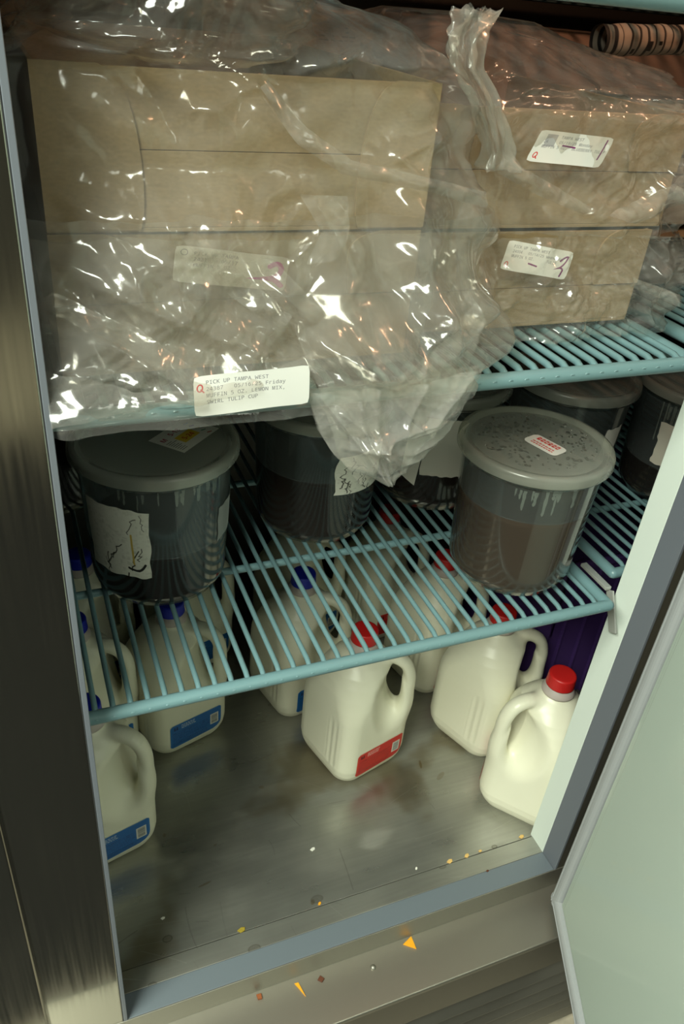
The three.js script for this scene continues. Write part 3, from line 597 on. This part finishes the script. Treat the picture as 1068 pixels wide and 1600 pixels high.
// film ring: closed rounded-rectangle sections from y0 to y1. o: xl, xr, zf, zb as functions of y; disp(x, y, z, nx, nz) outward displacement
function filmRing(o) {
  const { y0, y1, rows, nF, nS, nB } = o, P = [], I = [], nu = nF + nB + 2 * nS;
  const ys = o.ys ?? Array.from({ length: rows + 1 }, (_, j) => lerp(y0, y1, j / rows));
  for (const y of ys) {
    const xl = o.xl(y), xr = o.xr(y), zf = o.zf(y), zb = o.zb(y), r = Math.max(0.002, Math.min(o.r, (xr - xl) / 2.02, (zf - zb) / 2.02));
    for (let i = 0; i < nu; i++) {
      let x, z, nx = 0, nz = 0;
      if (i < nF) { x = lerp(xl, xr, i / nF); z = zf; nz = 1; }
      else if (i < nF + nS) { x = xr; z = lerp(zf, zb, ((i - nF) / nS) ** 1.6); nx = 1; }
      else if (i < nF + nS + nB) { x = lerp(xr, xl, (i - nF - nS) / nB); z = zb; nz = -1; }
      else { x = xl; z = lerp(zb, zf, 1 - (1 - (i - nF - nS - nB) / nS) ** 1.6); nx = -1; }
      // round the corner
      const cx = clamp(x, xl + r, xr - r), cz = clamp(z, zb + r, zf - r), dx = x - cx, dz = z - cz, L = Math.hypot(dx, dz);
      if (Math.abs(dx) > 1e-7 && Math.abs(dz) > 1e-7) { nx = dx / L; nz = dz / L; x = cx + nx * r; z = cz + nz * r; }
      const h = o.disp(x, y, z, nx, nz, xl, xr);
      P.push(x + nx * h, y + (o.dy ? o.dy(x, y, z) : 0), z + nz * h);
    }
  }
  for (let j = 0; j < ys.length - 1; j++) for (let i = 0; i < nu; i++) { const a = j * nu + i, b = j * nu + (i + 1) % nu, c = a + nu, d = b + nu; I.push(a, b, d, a, d, c); }
  if (o.cap) { const base = (ys.length - 1) * nu, c = P.length / 3; let sx = 0, sy = 0, sz = 0; for (let i = 0; i < nu; i++) { sx += P[(base + i) * 3]; sy += P[(base + i) * 3 + 1]; sz += P[(base + i) * 3 + 2]; } P.push(sx / nu, sy / nu + 0.003, sz / nu); for (let i = 0; i < nu; i++) I.push(base + i, base + (i + 1) % nu, c); }
  const g = new THREE.BufferGeometry(); g.setAttribute('position', new THREE.Float32BufferAttribute(P, 3)); g.setIndex(I); g.computeVertexNormals();
  return g;
}
// loose sheet over a polygon strip: left and right edge polylines, z profile across, for folds of doubled film
function filmStrip(left, right, z, bulge, sd, n = 60, m = 16, creases = null, cr = 0.6) {
  const P = [], I = [];
  for (let j = 0; j <= n; j++) {
    const v = j / n, f = (pts) => { const t = v * (pts.length - 1), k = Math.min(pts.length - 2, Math.floor(t)); return [0, 1, 2].map((q) => lerp(pts[k][q] ?? z, pts[k + 1][q] ?? z, t - k)); };
    const a = f(left), b = f(right);
    for (let i = 0; i <= m; i++) { const u = i / m, x = lerp(a[0], b[0], u), y = lerp(a[1], b[1], u); P.push(x, y, lerp(a[2], b[2], u) + bulge * Math.sin(Math.PI * u) + cr * crumple(x + sd, y, z, 0.3, 1, 1) + (creases ? creaseH(creases, x, y) * (1 - Math.abs(2 * u - 1) ** 6) : 0)); }
  }
  for (let j = 0; j < n; j++) for (let i = 0; i < m; i++) { const a = j * (m + 1) + i, b = a + 1, c = a + m + 1, d = c + 1; I.push(a, c, d, a, d, b); }
  const g = new THREE.BufferGeometry(); g.setAttribute('position', new THREE.Float32BufferAttribute(P, 3)); g.setIndex(I); g.computeVertexNormals(); return g;
}
// sticker: thin plate with lettering, standing on the film at (x, y, z), rolled in its plane
function sticker(parent, x, y, z, w, h, roll, map, opts = {}) {
  const s = new THREE.Shape(); roundRect(s, -w / 2, w / 2, -h / 2, h / 2, 0.0025);
  const g0 = new THREE.ShapeGeometry(s, 5), nx = 16, ny = 6, P = [], U = [], I = [];
  for (let j = 0; j <= ny; j++) for (let i = 0; i <= nx; i++) { const u = i / nx, v = j / ny; let px = (u - 0.5) * w, py = (v - 0.5) * h; const ex = Math.max(0, Math.abs(px) - (w / 2 - 0.0025)), ey = Math.max(0, Math.abs(py) - (h / 2 - 0.0025)); if (ex > 0.001 && ey > 0.001) { px -= Math.sign(px) * 0.0008; py -= Math.sign(py) * 0.0008; } P.push(px, py, 0.0006 * Math.sin(u * 7 + v * 3) + (opts.curl ?? 0) * (u - 0.5) ** 2); U.push(u, v); }
  for (let j = 0; j < ny; j++) for (let i = 0; i < nx; i++) { const a = j * (nx + 1) + i, b = a + 1, c = a + nx + 1, d = c + 1; I.push(a, b, d, a, d, c); }
  const g = new THREE.BufferGeometry(); g.setAttribute('position', new THREE.Float32BufferAttribute(P, 3)); g.setAttribute('uv', new THREE.Float32BufferAttribute(U, 2)); g.setIndex(I);
  if (opts.skew) g.applyMatrix4(new THREE.Matrix4().set(1, opts.skew, 0, 0, 0, 1, 0, 0, 0, 0, 1, 0, 0, 0, 0, 1));
  g.rotateZ(roll); if (opts.tilt) g.rotateX(opts.tilt); g.translate(x, y, z); g.computeVertexNormals();
  return part('sticker', g, std({ map, roughness: 0.5, side: THREE.DoubleSide }), parent, opts.label);
}
const printed = (lines, extra) => tex(canvas(768, 288, (g, w, h) => { g.fillStyle = '#e9e7e3'; g.fillRect(0, 0, w, h); g.fillStyle = '#6d6a72'; g.font = '38px monospace'; lines.forEach((l, i) => g.fillText(l, 78, 62 + i * 46)); extra?.(g, w, h); }));
const redQ = (g, x, y) => { g.strokeStyle = '#d0262a'; g.lineWidth = 9; g.beginPath(); g.ellipse(x, y, 17, 24, 0.15, 0, 7); g.stroke(); g.beginPath(); g.moveTo(x + 4, y + 8); g.lineTo(x + 26, y + 34); g.stroke(); };

// ---- bag of the left stack, lower tray (hazy inner bag)
{
  const t = thing('plastic_bag', 'clear plastic bag round the lower tray of the left stack', 'plastic bag', [0, 0, 0], 0, 'plastic bags round the trays');
  part('film', filmRing({ y0: 0.7565, y1: 0.8538, rows: 60, nF: 150, nS: 34, nB: 20, r: 0.006, xl: () => 0.0115, xr: () => 0.2765, zf: () => AZ + 0.0045, zb: () => AZ - 0.366,
    disp: (x, y, z) => 0.001 + crumple(x + 3, y, z, 0.25, 0.3, 0.25) }), M.filmHazy, t);
  sticker(t, 0.1275, 0.833, AZ + 0.0125, 0.078, 0.0235, -0.13, printed(['  PICK UP TAMPA', '  2431    05/17', '  MUFFIN 5 OZ.'], (g) => { g.strokeStyle = '#8a8890'; g.lineWidth = 6; g.beginPath(); g.arc(60, 48, 22, 0, 7); g.stroke(); g.strokeStyle = '#e01cc0'; g.lineWidth = 38; g.lineCap = 'round'; g.beginPath(); g.moveTo(640, 90); g.quadraticCurveTo(700, 30, 722, 100); g.quadraticCurveTo(720, 170, 640, 190); g.quadraticCurveTo(690, 190, 735, 240); g.stroke(); }), { label: 'white sticker with a magenta mark seen through plastic' });
}
// ---- big outer bag of the left stack with its hanging tail
{
  const t = thing('plastic_bag', 'large crumpled clear plastic bag over the left stack, its tail hanging below the shelf', 'plastic bag', [0, 0, 0], 0, 'plastic bags round the trays');
  const XRt = [[0.735, 0.296], [0.757, 0.304], [0.773, 0.309], [0.806, 0.320], [0.86, 0.314], [0.889, 0.305], [0.925, 0.283], [0.947, 0.264], [0.960, 0.250], [0.974, 0.236], [0.986, 0.200], [0.993, 0.15]];
  const XLt = [[0.735, 0.008], [0.757, 0.008], [0.82, 0.007], [0.93, 0.006], [0.945, 0.010], [0.955, 0.032], [0.965, 0.052], [0.98, 0.075], [0.986, 0.095], [0.993, 0.11]];
  const ZF = [[0.735, -0.006], [0.752, -0.008], [0.760, -0.020], [0.785, -0.036], [0.82, -0.046], [0.86, -0.053], [0.93, -0.056], [0.95, -0.058], [0.97, -0.075], [0.986, -0.10], [0.993, -0.13]];
  const ZBk = [[0.735, -0.016], [0.7535, -0.018], [0.7555, -0.30], [0.76, -0.43], [0.94, -0.44], [0.97, -0.36], [0.985, -0.25], [0.993, -0.17]];
  const creases = [
    [[[0.09, 0.965], [0.116, 0.958], [0.137, 0.944]], 0.006, 0.004],
    [[[0.137, 0.944], [0.155, 0.921], [0.182, 0.904], [0.2, 0.902], [0.237, 0.895], [0.272, 0.891], [0.307, 0.88]], 0.009, 0.006],
    [[[0.137, 0.944], [0.117, 0.932], [0.1, 0.93]], 0.005, 0.004],
    [[[0.235, 0.906], [0.265, 0.917]], 0.006, 0.005], [[[0.265, 0.917], [0.256, 0.893]], 0.004, 0.003], [[[0.256, 0.893], [0.235, 0.906]], 0.005, 0.003],
    [[[0.185, 0.858], [0.166, 0.841]], 0.004, 0.0025], [[[0.118, 0.872], [0.142, 0.836], [0.161, 0.799]], 0.006, 0.005],
    [[[0.142, 0.836], [0.175, 0.798], [0.201, 0.788], [0.24, 0.754]], 0.009, 0.006],
    [[[0.005, 0.82], [0.04, 0.806], [0.08, 0.777]], 0.006, 0.005], [[[0.039, 0.835], [0.078, 0.817], [0.111, 0.802], [0.152, 0.786]], 0.007, 0.006],
    [[[0.111, 0.802], [0.136, 0.77]], 0.004, 0.003], [[[0.244, 0.77], [0.254, 0.792], [0.27, 0.806]], 0.006, 0.005], [[[0.28, 0.793], [0.284, 0.762]], 0.004, 0.003],
    [[[0.142, 0.836], [0.1, 0.848], [0.05, 0.85]], 0.004, 0.004], [[[0.02, 0.79], [0.06, 0.775], [0.10, 0.765]], 0.006, 0.005],
  ];
  const ys = []; for (let y = 0.7455; y < 0.7525; y += 0.0022) ys.push(y); for (let y = 0.7527; y < 0.7605; y += 0.0006) ys.push(y); for (let y = 0.7622; y < 0.993; y += 0.00165) ys.push(y);
  const g = filmRing({ ys, nF: 230, nS: 56, nB: 24, r: 0.03, cap: true, xl: (y) => curve(XLt, y), xr: (y) => curve(XRt, y), zf: (y) => curve(ZF, y), zb: (y) => curve(ZBk, y),
    disp: (x, y, z, nx, nz) => {
      const calm = nz > 0.5 ? (1 - 0.75 * smooth(0.87, 0.90, y) * (1 - smooth(0.945, 0.96, y)) * (1 - Math.exp(-(((x - 0.09) / 0.045) ** 2 + ((y - 0.925) / 0.02) ** 2)))) : 1;
      const tight = smooth(0.752, 0.768, y);
      return (nz > 0 ? creaseH(creases, x, y) : 0) * (0.25 + 0.75 * tight) + calm * (0.3 + 0.7 * tight) * crumple(x, y, z, 0.8, 0.6, 0.35);
    } });
  part('film', g, M.film, t);
  part('film_layer', filmRing({ y0: 0.760, y1: 0.868, rows: 66, nF: 190, nS: 30, nB: 10, r: 0.02, xl: (y) => curve(XLt, y) + 0.001, xr: (y) => curve(XRt, y) - 0.004, zf: (y) => curve(ZF, y) - 0.007, zb: () => -0.40,
    disp: (x, y, z) => crumple(x + 21, y * 0.8 + x * 0.5, z, 1.0, 0.3, 0.1) * 0.7 }), M.film, t, 'second layer of film over the lower tray');
  // hanging tail: two layers between the same outlines
  const tl = [[0.166, 0.765], [0.172, 0.748], [0.178, 0.732], [0.190, 0.713], [0.204, 0.698], [0.222, 0.690], [0.236, 0.687]], trr = [[0.303, 0.772], [0.297, 0.752], [0.290, 0.735], [0.277, 0.716], [0.262, 0.701], [0.248, 0.692], [0.238, 0.6868]];
  const tailFolds = [
    [[[0.172, 0.764], [0.196, 0.735], [0.228, 0.692]], 0.009, 0.005], [[[0.20, 0.768], [0.206, 0.735], [0.226, 0.694]], 0.006, 0.0032], [[[0.215, 0.768], [0.217, 0.73], [0.232, 0.69]], 0.005, 0.0025],
    [[[0.297, 0.768], [0.262, 0.737], [0.224, 0.73], [0.196, 0.722]], 0.008, 0.005], [[[0.29, 0.742], [0.25, 0.73], [0.214, 0.728]], 0.005, 0.0028], [[[0.252, 0.77], [0.238, 0.735], [0.216, 0.728]], 0.005, 0.003],
    [[[0.28, 0.722], [0.25, 0.712], [0.22, 0.72]], 0.005, 0.003], [[[0.265, 0.704], [0.24, 0.706], [0.214, 0.724]], 0.005, 0.003], [[[0.22, 0.726], [0.243, 0.699]], 0.006, 0.003], [[[0.19, 0.75], [0.215, 0.73]], 0.005, 0.003],
  ];
  part('tail', filmStrip(tl, trr, -0.004, 0.010, 1.7, 110, 120, tailFolds, 0.28), M.filmTail, t, 'crumpled tail of the bag');
  part('tail', filmStrip(tl, trr, -0.012, 0.003, 2.9, 70, 80, null, 0.35), M.filmTail, t, 'crumpled tail of the bag, rear layer');
  // doubled folds
  const folds = [
    [[[0.128, 0.846, -0.036], [0.16, 0.804, -0.028], [0.176, 0.76, -0.006], [0.188, 0.72, 0.004], [0.205, 0.695, 0.006]], [[0.146, 0.848, -0.036], [0.19, 0.806, -0.026], [0.213, 0.772, -0.004], [0.222, 0.73, 0.008], [0.212, 0.694, 0.007]]],
    [[[0.088, 0.862, -0.042], [0.118, 0.825, -0.034], [0.15, 0.806, -0.028]], [[0.096, 0.866, -0.042], [0.13, 0.836, -0.034], [0.156, 0.815, -0.028]]],
    [[[0.0, 0.825, -0.036], [0.045, 0.80, -0.028], [0.085, 0.772, -0.014]], [[0.012, 0.832, -0.036], [0.06, 0.808, -0.028], [0.102, 0.776, -0.014]]],
    [[[0.137, 0.944, -0.045], [0.16, 0.915, -0.042], [0.19, 0.899, -0.04], [0.25, 0.889, -0.038], [0.304, 0.876, -0.05]], [[0.142, 0.948, -0.045], [0.166, 0.924, -0.042], [0.196, 0.907, -0.04], [0.252, 0.897, -0.038], [0.304, 0.886, -0.05]]],
    [[[0.0, 0.76, 0.0], [0.06, 0.768, 0.0], [0.12, 0.772, 0.0], [0.17, 0.782, -0.006]], [[0.0, 0.79, -0.02], [0.05, 0.777, -0.004], [0.12, 0.779, -0.004], [0.17, 0.79, -0.01]]],
    [[[0.225, 0.76, -0.004], [0.25, 0.775, -0.012], [0.28, 0.792, -0.024], [0.304, 0.812, -0.036]], [[0.262, 0.725, 0.004], [0.278, 0.75, -0.002], [0.294, 0.775, -0.014], [0.31, 0.80, -0.03]]],
    [[[0.166, 0.885, -0.044], [0.18, 0.862, -0.042], [0.172, 0.842, -0.038]], [[0.198, 0.884, -0.044], [0.2, 0.866, -0.042], [0.19, 0.846, -0.038]]],
  ];
  folds.forEach(([a, b], i) => part('fold', filmStrip(a, b, -0.03, 0.002, 4 + i * 1.3, 60, 20), M.film, t));
  // gathered lobe on top
  part('gathered_top', filmRing({ y0: 0.952, y1: 0.990, rows: 32, nF: 80, nS: 30, nB: 20, r: 0.02, cap: true, xl: (y) => curve([[0.952, 0.09], [0.958, 0.07], [0.966, 0.052], [0.98, 0.042], [1.03, 0.03]], y), xr: (y) => curve([[0.952, 0.12], [0.96, 0.135], [0.98, 0.16], [1.03, 0.18]], y), zf: (y) => curve([[0.952, -0.055], [0.965, -0.043], [1.03, -0.035]], y), zb: () => -0.11,
    disp: (x, y, z) => crumple(x + 8, y, z, 0.5, 1.1, 1) }), M.filmClear, t);
  sticker(t, 0.1265, 0.7715, 0.005, 0.078, 0.028, 0.03, printed(['PICK UP TAMPA WEST', '24387   05/16/25 Friday', 'MUFFIN 5 OZ. LEMON MIX,', 'SWIRL TULIP CUP'], (g) => redQ(g, 40, 84)), { label: 'crisp white order sticker with black print' });
}
// ---- bags of the right stack
{
  const t = thing('plastic_bag', 'clear plastic bag tight round the bottom tray of the right stack', 'plastic bag', [0, 0, 0], 0, 'plastic bags round the trays');
  part('film', filmRing({ y0: 0.7562, y1: 0.8415, rows: 56, nF: 170, nS: 40, nB: 16, r: 0.018, xl: () => 0.271, xr: (y) => curve([[0.756, 0.532], [0.775, 0.550], [0.80, 0.556], [0.825, 0.548], [0.8435, 0.533]], y), zf: (y) => curve([[0.756, BZ + 0.012], [0.8435, BZ + 0.008]], y), zb: () => BZ - 0.37,
    disp: (x, y, z) => 0.0005 + crumple(x + 5, y * 1.0, z, 0.45, 0.9, 0.9) + 0.0016 * Math.abs(N3((x * 0.35 - y) * 190, (x + y) * 14, 3)) }), M.film, t);
  part('fold', filmStrip([[0.49, 0.80, -0.085], [0.52, 0.79, -0.085], [0.545, 0.782, -0.085]], [[0.492, 0.807, -0.085], [0.522, 0.799, -0.085], [0.55, 0.79, -0.085]], -0.085, 0.002, 7, 40, 12), M.filmHazy, t);
  sticker(t, 0.396, 0.8215, BZ + 0.0195, 0.068, 0.0235, -0.17, printed(['PICK UP TAMPA WEST', '24004   05/14/25 Wednesday', 'MUFFIN 5 OZ.      TULIP'], (g) => { redQ(g, 50, 230); g.strokeStyle = '#7a1468'; g.lineCap = 'round'; g.lineWidth = 16; g.beginPath(); g.moveTo(300, 190); g.lineTo(400, 205); g.stroke(); g.lineWidth = 18; g.beginPath(); g.moveTo(640, 110); g.quadraticCurveTo(690, 50, 718, 60); g.quadraticCurveTo(700, 150, 650, 180); g.quadraticCurveTo(690, 170, 700, 200); g.lineTo(690, 260); g.stroke(); }), { label: 'white sticker hand marked with a purple 2' });
}
{
  const t = thing('plastic_bag', 'clear plastic bag over the top tray of the right stack, twisted neck standing up', 'plastic bag', [0, 0, 0], 0, 'plastic bags round the trays');
  const g = filmRing({ y0: 0.8420, y1: 0.984, rows: 84, nF: 170, nS: 44, nB: 20, r: 0.022, cap: true,
    xl: (y) => curve([[0.8445, 0.276], [0.93, 0.274], [0.945, 0.29], [0.97, 0.33], [0.984, 0.36]], y), xr: (y) => curve([[0.8445, 0.536], [0.86, 0.56], [0.88, 0.575], [0.90, 0.565], [0.935, 0.545], [0.95, 0.52], [0.965, 0.485], [0.984, 0.43]], y),
    zf: (y) => curve([[0.8445, BZ + 0.008], [0.93, BZ + 0.008], [0.945, BZ - 0.012], [0.965, BZ - 0.06], [0.984, BZ - 0.12]], y), zb: (y) => curve([[0.8445, BZ - 0.37], [0.93, BZ - 0.37], [0.984, BZ - 0.25]], y),
    disp: (x, y, z, nx) => 0.0005 + crumple(x + 9, y, z, 0.5, 0.9, 0.8) * (0.5 + 0.5 * smooth(0.40, 0.5, x) + 0.4 * smooth(0.93, 0.95, y)) });
  part('film', g, M.film, t);
  // neck: ruffled column twisted upwards
  const P = [], I = [], nu = 90, nv = 90, path = [[0.343, 0.892, -0.088], [0.333, 0.912, -0.083], [0.318, 0.935, -0.080], [0.300, 0.957, -0.084], [0.300, 0.975, -0.092], [0.312, 0.991, -0.10]];
  for (let j = 0; j <= nv; j++) {
    const v = j / nv, k = v * (path.length - 1), a = Math.min(path.length - 2, Math.floor(k)), c = [0, 1, 2].map((q) => lerp(path[a][q], path[a + 1][q], k - a));
    const rad = curve([[0, 0.02], [0.12, 0.014], [0.3, 0.0125], [0.6, 0.014], [0.85, 0.015], [1, 0.018]], v);
    for (let i = 0; i < nu; i++) {
      const th = i / nu * 2 * Math.PI, tw = th + v * 1.6, ruff = 0.62 + 0.30 * Math.cos(5 * tw + 2 * N3(v * 5, 1, 2)) + 0.22 * N3(Math.cos(th) * 3, v * 9, Math.sin(th) * 3) + 0.1 * Math.cos(11 * tw + v * 9);
      P.push(c[0] + Math.cos(th) * rad * ruff * 1.1, c[1] + 0.003 * N3(Math.cos(th) * 4, Math.sin(th) * 4, v * 4) * (v > 0.9 ? 1.8 : 1), c[2] + Math.sin(th) * rad * ruff * 0.8);
    }
  }
  for (let j = 0; j < nv; j++) for (let i = 0; i < nu; i++) { const a = j * nu + i, b = j * nu + (i + 1) % nu, c = a + nu, d = b + nu; I.push(a, d, b, a, c, d); }
  const ng = new THREE.BufferGeometry(); ng.setAttribute('position', new THREE.Float32BufferAttribute(P, 3)); ng.setIndex(I); ng.computeVertexNormals();
  part('twisted_neck', ng, M.filmHazy, t, 'twisted neck of the bag');
  part('fold', filmStrip([[0.336, 0.902, -0.088], [0.38, 0.886, -0.086], [0.428, 0.866, -0.086]], [[0.330, 0.893, -0.088], [0.376, 0.875, -0.086], [0.424, 0.860, -0.086]], -0.09, 0.003, 3, 50, 14), M.film, t);
  part('fold', filmStrip([[0.44, 0.862, -0.082], [0.49, 0.885, -0.078], [0.545, 0.905, -0.085]], [[0.47, 0.855, -0.082], [0.51, 0.872, -0.078], [0.55, 0.885, -0.085]], -0.09, 0.004, 5, 50, 16), M.film, t);
  part('fold', filmStrip([[0.49, 0.878, -0.078], [0.52, 0.868, -0.076], [0.545, 0.852, -0.078]], [[0.497, 0.886, -0.078], [0.527, 0.876, -0.076], [0.549, 0.858, -0.078]], -0.09, 0.002, 6, 40, 10), M.filmHazy, t);
  sticker(t, 0.405, 0.9065, BZ + 0.0185, 0.070, 0.0225, -0.06, printed(['       TAMPA WEST', '24     05/19/25 Monday', 'MUFFIN 5 OZ.  BLUEBERRY TULIP'], (g) => { g.fillStyle = 'rgba(120,118,126,0.5)'; g.fillRect(90, 30, 110, 110); redQ(g, 60, 225); g.strokeStyle = '#7a1468'; g.lineCap = 'round'; g.lineWidth = 14; g.beginPath(); g.moveTo(290, 120); g.lineTo(420, 128); g.stroke(); g.lineWidth = 15; g.beginPath(); g.moveTo(706, 30); g.lineTo(700, 210); g.stroke(); }), { skew: 0.35, label: 'white sticker hand marked with a purple 1' });
}

// ================================================================ behind the trays
{
  // large wrapped bundle at the back right
  const t = thing('wrapped_bundle', 'large pinkish brown wrapped bundle in shadow behind the right stack', 'package', [0, 0, 0]);
  const g = new RoundedBoxGeometry(0.62, 0.215, 0.16, 24, 0.03); const p = g.attributes.position;
  for (let i = 0; i < p.count; i++) { const x = p.getX(i), y = p.getY(i), z = p.getZ(i); p.setZ(i, z + 0.006 * N3(x * 26, y * 3, 2) + 0.004 * N3(x * 9, y * 9, 5)); p.setY(i, y + 0.006 * N3(x * 8, 3, z * 8) * (y > 0 ? 1 : 0)); }
  g.computeVertexNormals(); g.translate(0.72, 0.867, -0.47);
  part('wrapping', metreUV(g), M.sack, t);
  const roll = new THREE.CylinderGeometry(0.013, 0.013, 0.2, 40, 20, true); const q = roll.attributes.position;
  for (let i = 0; i < q.count; i++) { const y = q.getY(i), k = 1 + 0.12 * N3(y * 60, q.getX(i) * 90, q.getZ(i) * 90); q.setX(i, q.getX(i) * k); q.setZ(i, q.getZ(i) * k); }
  roll.rotateZ(Math.PI / 2 + 0.06); roll.computeVertexNormals();
  const r = part('printed_sleeve', roll, std({ roughness: 0.6, side: THREE.DoubleSide, map: tex(canvas(512, 256, (g2, w, h) => { g2.fillStyle = '#8d8072'; g2.fillRect(0, 0, w, h); g2.fillStyle = '#1c1714'; for (let i = 0; i < 22; i++) { const x = R(0, w), y = R(0, h); g2.fillRect(0, i * 12, w, R(1, 6)); g2.fillRect(x, y, R(20, 60), R(4, 9)); } })) }));
  tag(r, 'crumpled sleeve of dark printed paper under the top shelf at the right edge', 'paper'); r.position.set(0.625, 0.981, -0.245);
}
function carton(label, x0, x1, y0, y1, z0, z1, mat, print) {
  const t = thing('carton', label, 'carton');
  part('body', box(x0, x1, y0, y1, z0, z1, 0.002, 2), mat, t);
  if (print) { const g = new THREE.PlaneGeometry(print[2], print[3]); g.translate(print[0], print[1], z1 + 0.0006); part('print', g, std({ roughness: 0.7, map: print[4] }), t); }
  return t;
}
const blockPrint = (bg, ink, sd) => tex(canvas(256, 256, (g, w, h) => { seed = sd; g.fillStyle = bg; g.fillRect(0, 0, w, h); g.fillStyle = ink; for (let j = 0; j < 5; j++) for (let x = 14; x < 220;) { const l = R(8, 40); if (rnd() < 0.7) g.fillRect(x, 20 + j * 46, l, R(8, 18)); x += l + R(6, 20); } }));
carton('white carton behind the right end of the right stack, upper of two', 0.585, 0.85, 0.815, 0.925, -0.52, -0.215, M.boardWhite, [0.675, 0.872, 0.09, 0.05, blockPrint('#aaa79b', '#6f6e69', 5)]);
{
  const t = carton('carton with printed front and a torn corrugated edge, lower of two', 0.585, 0.85, 0.7565, 0.802, -0.52, -0.198, std({ color: 0x77746a, roughness: 0.75 }), [0.70, 0.778, 0.10, 0.036, blockPrint('#77746a', '#3a3936', 15)]);
  const s = new THREE.Shape(); s.moveTo(0, 0); const pts = []; for (let i = 0; i <= 60; i++) pts.push([i * 0.0042, i % 2 ? 0.0024 : 0.0004]);
  for (const [x, y] of pts) s.lineTo(x, y); for (const [x, y] of pts.reverse()) s.lineTo(x, y + 0.0008);
  const f = new THREE.ExtrudeGeometry(s, { depth: 0.05, bevelEnabled: false }); f.translate(0.59, 0.8025, -0.247);
  part('corrugation', f, M.board, t);
  part('lid_flap', box(0.588, 0.848, 0.8062, 0.8082, -0.33, -0.196, 0.0006), M.board, t);
}
{
  // box far back left of the bag neck
  const t = carton('dark carton with a printed edge left of the twisted bag neck', 0.20, 0.385, 0.757, 0.975, -0.62, -0.44, M.board, [0.345, 0.955, 0.05, 0.022, blockPrint('#8a7b6a', '#1a1512', 31)]);
  const pc = thing('plastic_crate', 'dark purple plastic crate in the right section behind the milk jugs', 'crate');
  const cx0 = 0.72, cx1 = 1.08, cz0 = -0.60, cz1 = -0.28, h = 0.3;
  part('front_wall', box(cx0, cx1, 0.002, h, cz1 - 0.006, cz1, 0.002, 2), M.purple, pc); part('back_wall', box(cx0, cx1, 0.002, h, cz0, cz0 + 0.006, 0.002, 2), M.purple, pc);
  part('side_wall', box(cx0, cx0 + 0.006, 0.002, h, cz0, cz1, 0.002, 2), M.purple, pc); part('side_wall', box(cx1 - 0.006, cx1, 0.002, h, cz0, cz1, 0.002, 2), M.purple, pc);
  part('rim', merge([box(cx0 - 0.006, cx1 + 0.006, h - 0.012, h, cz1 - 0.006, cz1 + 0.006, 0.002), box(cx0 - 0.006, cx0 + 0.006, h - 0.012, h, cz0, cz1, 0.002)]), M.purple, pc);
  for (let k = 0; k < 9; k++) part('rib', box(cx0 + 0.02 + k * 0.04, cx0 + 0.024 + k * 0.04, 0.004, h - 0.012, cz1 - 0.002, cz1 + 0.005, 0.001), M.purple, pc);
}

// ================================================================ crumbs
function shard(name, label, pts, th, mat, x, y, z, roty, tiltx = 0, tiltz = 0) {
  const s = new THREE.Shape(); pts.forEach(([a, b], i) => i ? s.lineTo(a, b) : s.moveTo(a, b)); s.closePath();
  const g = new THREE.ExtrudeGeometry(s, { depth: th, bevelEnabled: true, bevelSize: 0.0004, bevelThickness: 0.0004, bevelSegments: 1 }); g.rotateX(-Math.PI / 2);
  const m = part(name, g, mat); m.position.set(x, y, z); m.rotation.set(tiltx, roty, tiltz); return tag(m, label, 'crumb', 'crumbs on the steel');
}
shard('food_shred', 'yellow three-cornered cheese shred on the steel ledge below the opening', [[-0.007, 0.006], [0.008, 0.009], [0.004, -0.007]], 0.0012, M.orange, 0.357, -0.0355, 0.013, 0.2);
shard('food_shred', 'narrow yellow cheese sliver on the steel ledge at left', [[-0.0018, 0.009], [0.0024, 0.008], [0.003, -0.010]], 0.001, M.orange, 0.203, -0.0355, 0.017, 0.15);
shard('food_shred', 'dark red crumb on the steel ledge between the two yellow shreds', [[-0.003, 0.002], [0.002, 0.0035], [0.0034, -0.002], [-0.001, -0.003]], 0.002, M.crumbDark, 0.232, -0.0355, 0.0145, 0.4);
shard('food_shred', 'reddish brown crumb at the left end of the steel ledge', [[-0.002, 0.003], [0.003, 0.002], [0.002, -0.003], [-0.002, -0.002]], 0.003, std({ color: 0x8a4a22, roughness: 0.7 }), 0.154, -0.0355, 0.009, 0.1);
const flake = [[-0.004, 0.0016], [0.001, 0.0028], [0.0046, 0.001], [0.003, -0.0018], [-0.002, -0.0022]];
[[0.447, -0.0585, 0.3, 1, 'pale yellow flake at the floor seam, left of three near the right end', M.crumb], [0.474, -0.0585, 0.5, 0.9, 'pale yellow flake at the floor seam, middle of three near the right end', M.crumb], [0.496, -0.0592, 0.1, 0.6, 'pale yellow flake at the floor seam, right of three near the right end', M.crumb], [0.565, -0.060, 0.2, 0.9, 'pale yellow flake by the foot of the white mullion', M.crumb],
  [0.273, -0.136, 0.3, 0.8, 'white flake on the open floor left of the lone jug', M.paper], [0.150, -0.0585, 0.2, 1.1, 'olive yellow crumb at the floor seam near the left end', std({ color: 0x9a8526, roughness: 0.7 })], [0.255, -0.0595, 0.7, 0.6, 'orange crumb at the floor seam near the middle', M.orange], [0.489, -0.028, 0.2, 0.5, 'reddish crumb on the blue grey sill strip', M.crumbDark], [0.061, -0.105, 0.2, 0.6, 'white fleck on the floor near the left post', M.paper], [0.398, -0.064, 0.9, 0.5, 'white fleck at the floor seam below the lone jug', M.paper]]
  .forEach(([x, z, r, s, l, m]) => { const c = shard('food_crumb', l, flake, 0.0008, m, x, z > -0.057 ? 0.003 : 0.0005, z, r); c.scale.setScalar(s); });

scene.traverse((o) => { if (o.isMesh) { o.castShadow = true; o.receiveShadow = true; } });
renderer.render(scene, camera);
